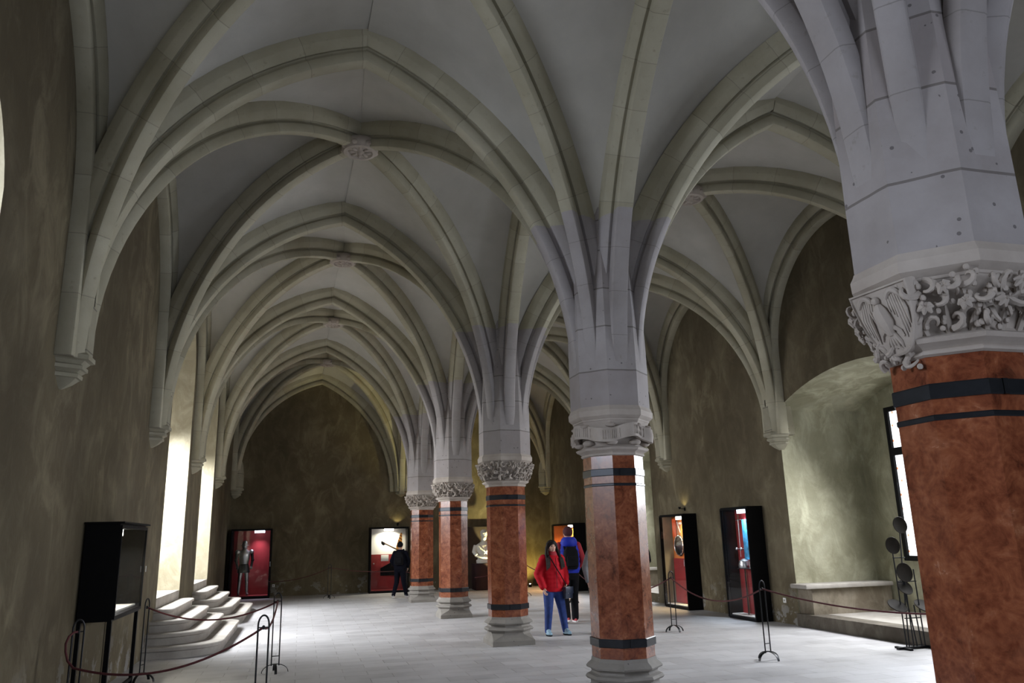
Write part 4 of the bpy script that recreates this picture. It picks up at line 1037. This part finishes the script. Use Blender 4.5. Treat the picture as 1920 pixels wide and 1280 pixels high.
def person(label, loc, rz, H, J, clothes, hair=None, beard=False):
    """J holds the pose at a height of 1.70: hips, knees, ankles, shoulders, elbows, wrists; the figure faces local -y"""
    k = H / 1.70
    S = lambda p: Vector(p) * k
    root = thing('person', label, 'person', loc, rz)
    lean = J.get('lean', 0.0)
    bm = BM()
    tors = [(0.145, 0.105, 0.80), (0.175, 0.125, 0.88), (0.172, 0.125, 0.95), (0.145, 0.105, 1.06), (0.165, 0.12, 1.22), (0.182, 0.115, 1.34), (0.165, 0.09, 1.41), (0.075, 0.065, 1.455), (0.056, 0.058, 1.49), (0.055, 0.058, 1.55)]
    loft(bm, [[S(p) for p in ring(a, b, z, 18, 0, lean * (z - .8))] for a, b, z in tors])
    hy = lean * 0.8 + J.get('head', 0.0)
    ball(bm, S((0, hy + 0.005, 1.60)), 0.098 * k, (0.80, 0.98, 1.08), 18, 14); ball(bm, S((0, hy - 0.03, 1.545)), 0.066 * k, (0.88, 0.90, 0.95), 14, 10)
    tube(bm, [S((0, hy - 0.088, 1.615)), S((0, hy - 0.108, 1.578)), S((0, hy - 0.088, 1.568))], [0.009 * k, 0.016 * k, 0.012 * k], 8)
    for s in (-1, 1): ball(bm, S((s * 0.080, hy + 0.01, 1.59)), 0.024 * k, (0.45, 0.9, 1.3), 8, 6)
    for s, i in ((-1, 0), (1, 1)):
        limb(bm, [S((s * 0.085, lean * .05, 0.86)), S(J['knee'][i]), S(J['ankle'][i])], [0.088 * k, 0.056 * k, 0.037 * k])
        limb(bm, [S((s * 0.165, lean * .6, 1.385)), S(J['elbow'][i]), S(J['wrist'][i])], [0.052 * k, 0.040 * k, 0.027 * k])
        a = S(J['ankle'][i]); yw = J.get('toe', (0, 0))[i]
        limb(bm, [a + Vector((0, 0.02, -0.03)) * k, a + Vector((0.02 * s, -0.13, -0.055)) * k], [0.036 * k, 0.028 * k])
    body = finish('body', bm, M_SKIN, root); remesh_apply(body, 0.013 * k, 2)
    hb_ = BM(); hb_.from_mesh(body.data)
    for s, i in ((-1, 0), (1, 1)):
        d = J['hand'][i]; hand(hb_, S(J['wrist'][i]), d, J.get('palm', ((1, 0, 0), (-1, 0, 0)))[i], s)
    for f in hb_.faces: f.smooth = True
    hb_.to_mesh(body.data); hb_.free()
    for s in (-1, 1):
        bm = BM(); ball(bm, S((s * 0.034, hy - 0.083, 1.612)), 0.0125 * k, (1.2, .7, .75), 8, 6); finish('eye', bm, M_EYE, root)
        bm = BM(); tube(bm, [S((s * 0.016, hy - 0.092, 1.636)), S((s * 0.035, hy - 0.090, 1.641)), S((s * 0.054, hy - 0.078, 1.633))], 0.0048 * k, 6); finish('eyebrow', bm, M_HAIR, root)
    bm = BM(); tube(bm, [S((-0.027, hy - 0.080, 1.537)), S((0, hy - 0.0915, 1.540)), S((0.027, hy - 0.080, 1.537))], [0.004 * k, 0.0075 * k, 0.004 * k], 8); finish('mouth', bm, M_LIP, root)
    for c in clothes: c(root, S, J, k, hy, lean)
    return root
def torso_cloth(name, mat, rings, sleeves=None, sleeve_mat=None, collar=True, quilt=0.0, vox=0.014):
    def f(root, S, J, k, hy, lean):
        bm = BM(); rr = []
        for j, (a, b, z) in enumerate(rings): rr.append([S(p) for p in ring(a, b, z, 22, 0, lean * (z - .8))])
        loft(bm, rr)
        smat = sleeve_mat
        if sleeves and not smat:
            for s, i in ((-1, 0), (1, 1)):
                w = Vector(J['wrist'][i]); e = Vector(J['elbow'][i]); sh = Vector((s * 0.175, lean * .6, 1.375))
                limb(bm, [S(sh), S(e), S(e.lerp(w, 0.97))], [x * k for x in sleeves])
        o = finish(name, bm, mat, root); remesh_apply(o, vox * k, 3)
        if quilt:
            hb = [0] * len(o.data.vertices)
            for v in o.data.vertices:
                q = math.sin(v.co.z / k * 2 * PI / 0.085); v.co += v.normal * quilt * q * k
        if sleeves and smat:
            for s, i in ((-1, 0), (1, 1)):
                bm = BM(); w = Vector(J['wrist'][i]); e = Vector(J['elbow'][i]); sh = Vector((s * 0.175, lean * .6, 1.375))
                limb(bm, [S(sh), S(e), S(e.lerp(w, 0.97))], [x * k for x in sleeves]); so = finish('sleeve', bm, smat, root); remesh_apply(so, vox * k, 2)
    return f
def trousers(mat, rk=(0.108, 0.078, 0.062), hip=(0.185, 0.135), top=1.0):
    def f(root, S, J, k, hy, lean):
        bm = BM()
        loft(bm, [[S(p) for p in ring(a, b, z, 18, 0, lean * (z - .8))] for a, b, z in ((0.12, 0.09, 0.76), (0.17, 0.125, 0.82), (hip[0], hip[1], 0.90), (hip[0] - 0.01, hip[1] - .01, 0.97), (0.16, 0.12, top))])
        for s, i in ((-1, 0), (1, 1)):
            a = Vector(J['ankle'][i]); kn = Vector(J['knee'][i])
            limb(bm, [S((s * 0.088, lean * .05, 0.86)), S(kn), S(a + Vector((0, 0, -0.005)))], [x * k for x in rk])
        o = finish('trousers', bm, mat, root); remesh_apply(o, 0.013 * k, 3)
    return f
def shoes(mat, sole):
    def f(root, S, J, k, hy, lean):
        for s, i in ((-1, 0), (1, 1)):
            a = Vector(J['ankle'][i]); pit = J.get('pitch', (0, 0))[i]
            rot = Matrix.Rotation(pit, 3, 'X') @ Matrix.Rotation(0.12 * s, 3, 'Z')
            q = lambda p: S(a + rot @ Vector(p))
            bm = BM()
            def foot(z, g): return [q(((0.036 + g + 0.012 * (y < -0.05)) * math.cos(t) , y, z)) for t, y in [(2 * PI * j / 16, -0.055 - (0.125 + g) * math.sin(2 * PI * j / 16)) for j in range(16)]]
            loft(bm, [foot(-0.062, 0.004), foot(-0.045, 0.008), foot(-0.02, 0.0)])
            tube(bm, [q((0, -0.13, -0.035)), q((0, -0.07, -0.015)), q((0, -0.01, 0.01)), q((0, 0.0, 0.055))], [0.035 * k, 0.043 * k, 0.047 * k, 0.045 * k], 12)
            sh = finish('shoe', bm, mat, root)
            bm = BM(); loft(bm, [foot(-0.084, 0.006), foot(-0.06, 0.009)]); finish('sole', bm, sole, sh)
    return f
def long_hair(root, S, J, k, hy, lean):
    bm = BM()
    ball(bm, S((0, hy + 0.022, 1.625)), 0.108 * k, (0.88, 0.98, 0.98), 18, 12)
    for s in (-1, 1):
        tube(bm, [S((s * 0.035, hy - 0.040, 1.712)), S((s * 0.088, hy - 0.020, 1.655)), S((s * 0.108, hy - 0.010, 1.56)), S((s * 0.122, hy - 0.04, 1.45)), S((s * 0.138, hy - 0.11, 1.34))], [0.016 * k, 0.022 * k, 0.028 * k, 0.042 * k, 0.040 * k], 10)
    loft(bm, [[S(p) for p in ring(a, b, z, 16, 0, hy + 0.06)] for a, b, z in ((0.10, 0.05, 1.38), (0.11, 0.06, 1.48), (0.105, 0.07, 1.60))])
    o = finish('hair', bm, M_HAIR, root); remesh_apply(o, 0.011 * k, 2)
    v = [x for x in o.data.vertices]
    for s in (-1, 1):
        bm = BM()
        for j in range(5):
            dx = (j - 2) * 0.014
            tube(bm, [S((s * 0.132 + dx, hy - 0.125, 1.40)), S((s * 0.145 + dx, hy - 0.150, 1.30)), S((s * 0.155 + dx * 1.2, hy - 0.165, 1.17 + 0.012 * j))], [0.014 * k, 0.017 * k, 0.005 * k], 7)
        tag(finish('hair_ends', bm, M_HAIRG, o), 'greying straight ends of the long hair')
def short_hair(mat, name='hair', beanie=False):
    def f(root, S, J, k, hy, lean):
        bm = BM(); ball(bm, S((0, hy + 0.022, 1.63)), 0.105 * k, (0.88, 1.0, 1.0), 18, 12)
        if beanie:
            loft(bm, [[S(p) for p in ring(0.092, 0.106, z, 18, 0, hy + .012)] for z in (1.615, 1.635, 1.665)])
        o = finish(name, bm, mat, root)
    return f
def backpack(mat, w=0.15, z0=0.98, z1=1.42, straps=True):
    def f(root, S, J, k, hy, lean):
        bm = BM()
        prof = [(w * 0.75, 0.05, z0), (w * 0.95, 0.075, z0 + 0.05), (w, 0.085, (z0 + z1) / 2), (w * 0.9, 0.07, z1 - 0.08), (w * 0.55, 0.04, z1)]
        rr = []
        for a, b, z in prof:
            rr.append([S((max(-a, min(a, 1.3 * a * math.cos(t))), 0.185 + lean * (z - .8) + max(-b, min(b, 1.3 * b * math.sin(t))), z)) for t in [2 * PI * j / 20 for j in range(20)]])
        loft(bm, rr); bp = finish('backpack', bm, mat, root, ang=60)
        bm = BM(); box(bm, -w * 0.7 * k, w * 0.7 * k, (0.262 + lean * .25) * k, (0.30 + lean * .25) * k, (z0 + 0.06) * k, (z0 + 0.24) * k, 0.015); finish('pocket', bm, mat, bp)
        for s in (-1, 1):
            bm = BM(); tube(bm, [S((s * 0.10, 0.13, z1 - 0.05)), S((s * 0.115, 0.06, 1.435)), S((s * 0.125, -0.06, 1.44)), S((s * 0.125, -0.155, 1.30)), S((s * 0.14, -0.12, 1.12)), S((s * 0.15, 0.10, 1.04))], 0.018 * k, 8); finish('strap', bm, mat, bp)
    return f
POSE = dict(knee=((-0.10, -0.02, 0.47), (0.10, -0.02, 0.47)), ankle=((-0.105, 0.02, 0.085), (0.105, 0.02, 0.085)), elbow=((-0.25, 0.03, 1.10), (0.25, 0.03, 1.10)), wrist=((-0.25, -0.08, 0.87), (0.25, -0.08, 0.87)), hand=((0.05, -0.15, -1), (-0.05, -0.15, -1)))
def P_(**kw): d = dict(POSE); d.update(kw); return d

# woman in the red jacket
def wbag(root, S, J, k, hy, lean):
    bm = BM(); tube(bm, [S((-0.115, -0.02, 1.475)), S((-0.11, -0.145, 1.42)), S((-0.03, -0.195, 1.25)), S((0.08, -0.205, 1.08)), S((0.17, -0.19, 0.93)), S((0.215, -0.13, 0.84))], 0.010 * k, 7); st = finish('bag_strap', bm, M_BLK, root)
    bm = BM(); q = Matrix.Rotation(0.35, 4, 'Z')
    box(bm, -0.10 * k, 0.10 * k, -0.045 * k, 0.045 * k, 0.65 * k, 0.86 * k, 0.018); bmesh.ops.transform(bm, matrix=Matrix.Translation(S((0.235, -0.15, 0))) @ q, verts=bm.verts)
    b = finish('shoulder_bag', bm, M_BAG, root)
    bm = BM(); box(bm, -0.104 * k, 0.104 * k, -0.056 * k, -0.044 * k, 0.745 * k, 0.865 * k, 0.006); bmesh.ops.transform(bm, matrix=Matrix.Translation(S((0.235, -0.15, 0))) @ q, verts=bm.verts); fl = finish('flap', bm, M_BAG, b)
    bm = BM(); ball(bm, S((0.215, -0.21, 0.75)), 0.009 * k); finish('clasp', bm, M_STEEL, fl)
def scarf(root, S, J, k, hy, lean):
    bm = BM(); loft(bm, [[S(p) for p in ring(a, b, z, 18, 0, hy + .0)] for a, b, z in ((0.10, 0.10, 1.42), (0.105, 0.105, 1.46), (0.085, 0.088, 1.50), (0.072, 0.078, 1.515))]); finish('collar', bm, M_RSLEEVE, root)
    bm = BM(); tube(bm, [S((0, -0.165, 1.40)), S((0, -0.19, 1.2)), S((0, -0.19, 0.85))], 0.005 * k, 6); finish('zip', bm, M_MAROON, root)
JW = P_(knee=((-0.125, -0.05, 0.47), (0.155, -0.03, 0.47)), ankle=((-0.135, 0.0, 0.085), (0.20, -0.06, 0.085)), elbow=((-0.29, 0.02, 1.10), (0.27, 0.04, 1.10)), wrist=((-0.255, -0.11, 0.865), (0.225, -0.12, 0.93)), hand=((0.25, -0.25, -0.9), (-0.3, 0.1, -0.7)))
person('long-haired woman in a red jacket and blue jeans walking towards the viewer', (4.45, 14.1, 0.0), 0.12, 1.62, JW, [
    trousers(M_JEAN, (0.118, 0.082, 0.060), (0.205, 0.15)),
    torso_cloth('jacket', M_REDJ, [(0.19, 0.145, 0.78), (0.225, 0.168, 0.83), (0.228, 0.17, 0.98), (0.218, 0.17, 1.15), (0.205, 0.155, 1.30), (0.165, 0.12, 1.41), (0.10, 0.095, 1.455)], (0.088, 0.085, 0.060), None, True, 0.003),
    scarf, shoes(M_SHOE, M_BLK), long_hair, wbag])
# man in the blue vest, back to the viewer
def hood(root, S, J, k, hy, lean):
    bm = BM(); loft(bm, [[S(p) for p in ring(a, b, z, 18, 0, 0.06)] for a, b, z in ((0.15, 0.10, 1.37), (0.165, 0.125, 1.43), (0.145, 0.115, 1.49), (0.10, 0.09, 1.535))]); finish('hood', bm, M_BLUEV, root)
JM = P_(knee=((-0.10, -0.10, 0.47), (0.10, 0.0, 0.47)), ankle=((-0.10, -0.08, 0.085), (0.12, 0.22, 0.115)), elbow=((-0.27, -0.02, 1.12), (0.27, 0.02, 1.12)), wrist=((-0.22, -0.18, 0.98), (0.22, -0.16, 0.96)), hand=((0.3, -0.6, -0.5), (-0.3, -0.6, -0.5)), pitch=(0, 0.25))
person('tall man in a blue hooded vest with a black backpack, seen from behind', (5.40, 15.95, 0.0), PI - 0.1, 1.87, JM, [
    trousers(M_BLK, (0.105, 0.078, 0.066)),
    torso_cloth('vest', M_BLUEV, [(0.185, 0.135, 0.88), (0.208, 0.155, 0.93), (0.205, 0.155, 1.10), (0.205, 0.15, 1.25), (0.20, 0.135, 1.36), (0.15, 0.11, 1.43), (0.085, 0.085, 1.47)], (0.075, 0.068, 0.055), M_RSLEEVE, True, 0.005),
    hood, shoes(M_REDS, M_SOLE), short_hair(M_MAROON, 'knitted_hat', True), backpack(M_BLK, 0.135, 0.95, 1.36)])
# visitor in grey half hidden behind the second column, camera in hand
def camera_in_hand(root, S, J, k, hy, lean):
    w = Vector(J['wrist'][0]); c = w + Vector((0.045, -0.03, -0.16))
    bm = BM(); box(bm, -0.035, 0.035, -0.065, 0.065, -0.05, 0.05, 0.012); bmesh.ops.translate(bm, verts=bm.verts, vec=S(c)); cb = finish('camera', bm, M_BLACK, root)
    bm = BM(); tube(bm, [S(c + Vector((0, 0, -0.04))), S(c + Vector((0, 0, -0.13))), S(c + Vector((0, -0.01, -0.19)))], [0.035, 0.038, 0.045], 14); finish('lens', bm, M_BLACK, cb)
    bm = BM(); tube(bm, [S(c + Vector((0, 0.06, 0.04))), S(w + Vector((0.05, 0.0, 0.05))), S(w + Vector((0.07, -.02, -.05))), S(c + Vector((0, -0.06, 0.04)))], 0.007, 6); finish('camera_strap', bm, M_BLK, cb)
JG = P_(elbow=((-0.25, 0.04, 1.13), (0.25, 0.03, 1.10)), wrist=((-0.255, -0.05, 0.90), (0.22, -0.12, 0.90)), hand=((0.15, -0.1, -1), (-0.1, -0.2, -1)))
person('visitor in a grey fleece holding a black camera, mostly hidden behind the second column', (5.30, 13.95, 0.0), 0.1, 1.72, JG, [
    trousers(M_BLK), torso_cloth('fleece', M_GREY, [(0.185, 0.135, 0.84), (0.205, 0.15, 0.90), (0.205, 0.15, 1.10), (0.205, 0.145, 1.25), (0.19, 0.13, 1.37), (0.14, 0.10, 1.43), (0.08, 0.08, 1.48)], (0.075, 0.07, 0.05)),
    shoes(M_BLK, M_SOLE), short_hair(M_HAIR), camera_in_hand])
# visitor in maroon on the other side of that column
JR = P_(elbow=((-0.25, 0.04, 1.13), (0.34, 0.08, 1.15)), wrist=((-0.22, -0.12, 0.9), (0.24, -0.10, 0.98)), hand=((0.1, -0.2, -1), (-0.5, -0.3, -0.7)))
person('visitor in a dark maroon jacket, elbow out, hidden behind the second column', (8.24, 18.9, 0.0), 0.25, 1.82, JR, [
    trousers(M_BLK), torso_cloth('jacket', simple('aubergine_cloth', (0.022, 0.010, 0.022), 0.8), [(0.185, 0.135, 0.84), (0.205, 0.15, 0.90), (0.205, 0.15, 1.10), (0.205, 0.145, 1.25), (0.19, 0.13, 1.37), (0.14, 0.10, 1.43), (0.08, 0.08, 1.48)], (0.078, 0.074, 0.055)),
    shoes(M_BLK, M_SOLE), short_hair(M_HAIR)])
# dark visitor looking into the bright far showcase
JD = P_(knee=((-0.11, -0.06, 0.47), (0.12, -0.06, 0.47)), ankle=((-0.16, -0.20, 0.085), (0.17, 0.16, 0.10)), elbow=((-0.27, 0.0, 1.12), (0.28, -0.02, 1.12)), wrist=((-0.22, -0.15, 0.93), (0.2, -0.16, 0.95)), hand=((0.1, -0.4, -0.8), (-0.1, -0.4, -0.8)))
person('visitor in dark clothes with a backpack looking into the bright far wall showcase', (3.04, 25.4, 0.0), PI - 0.35, 1.65, JD, [
    trousers(M_NAVY), torso_cloth('jacket', M_NAVY, [(0.185, 0.135, 0.84), (0.205, 0.15, 0.90), (0.205, 0.15, 1.10), (0.205, 0.145, 1.25), (0.19, 0.13, 1.37), (0.14, 0.10, 1.43), (0.08, 0.08, 1.48)], (0.075, 0.07, 0.052)),
    shoes(M_GREY, M_SOLE), short_hair(M_BLK, 'knitted_cap', True), backpack(M_BLK, 0.14, 1.0, 1.4)])
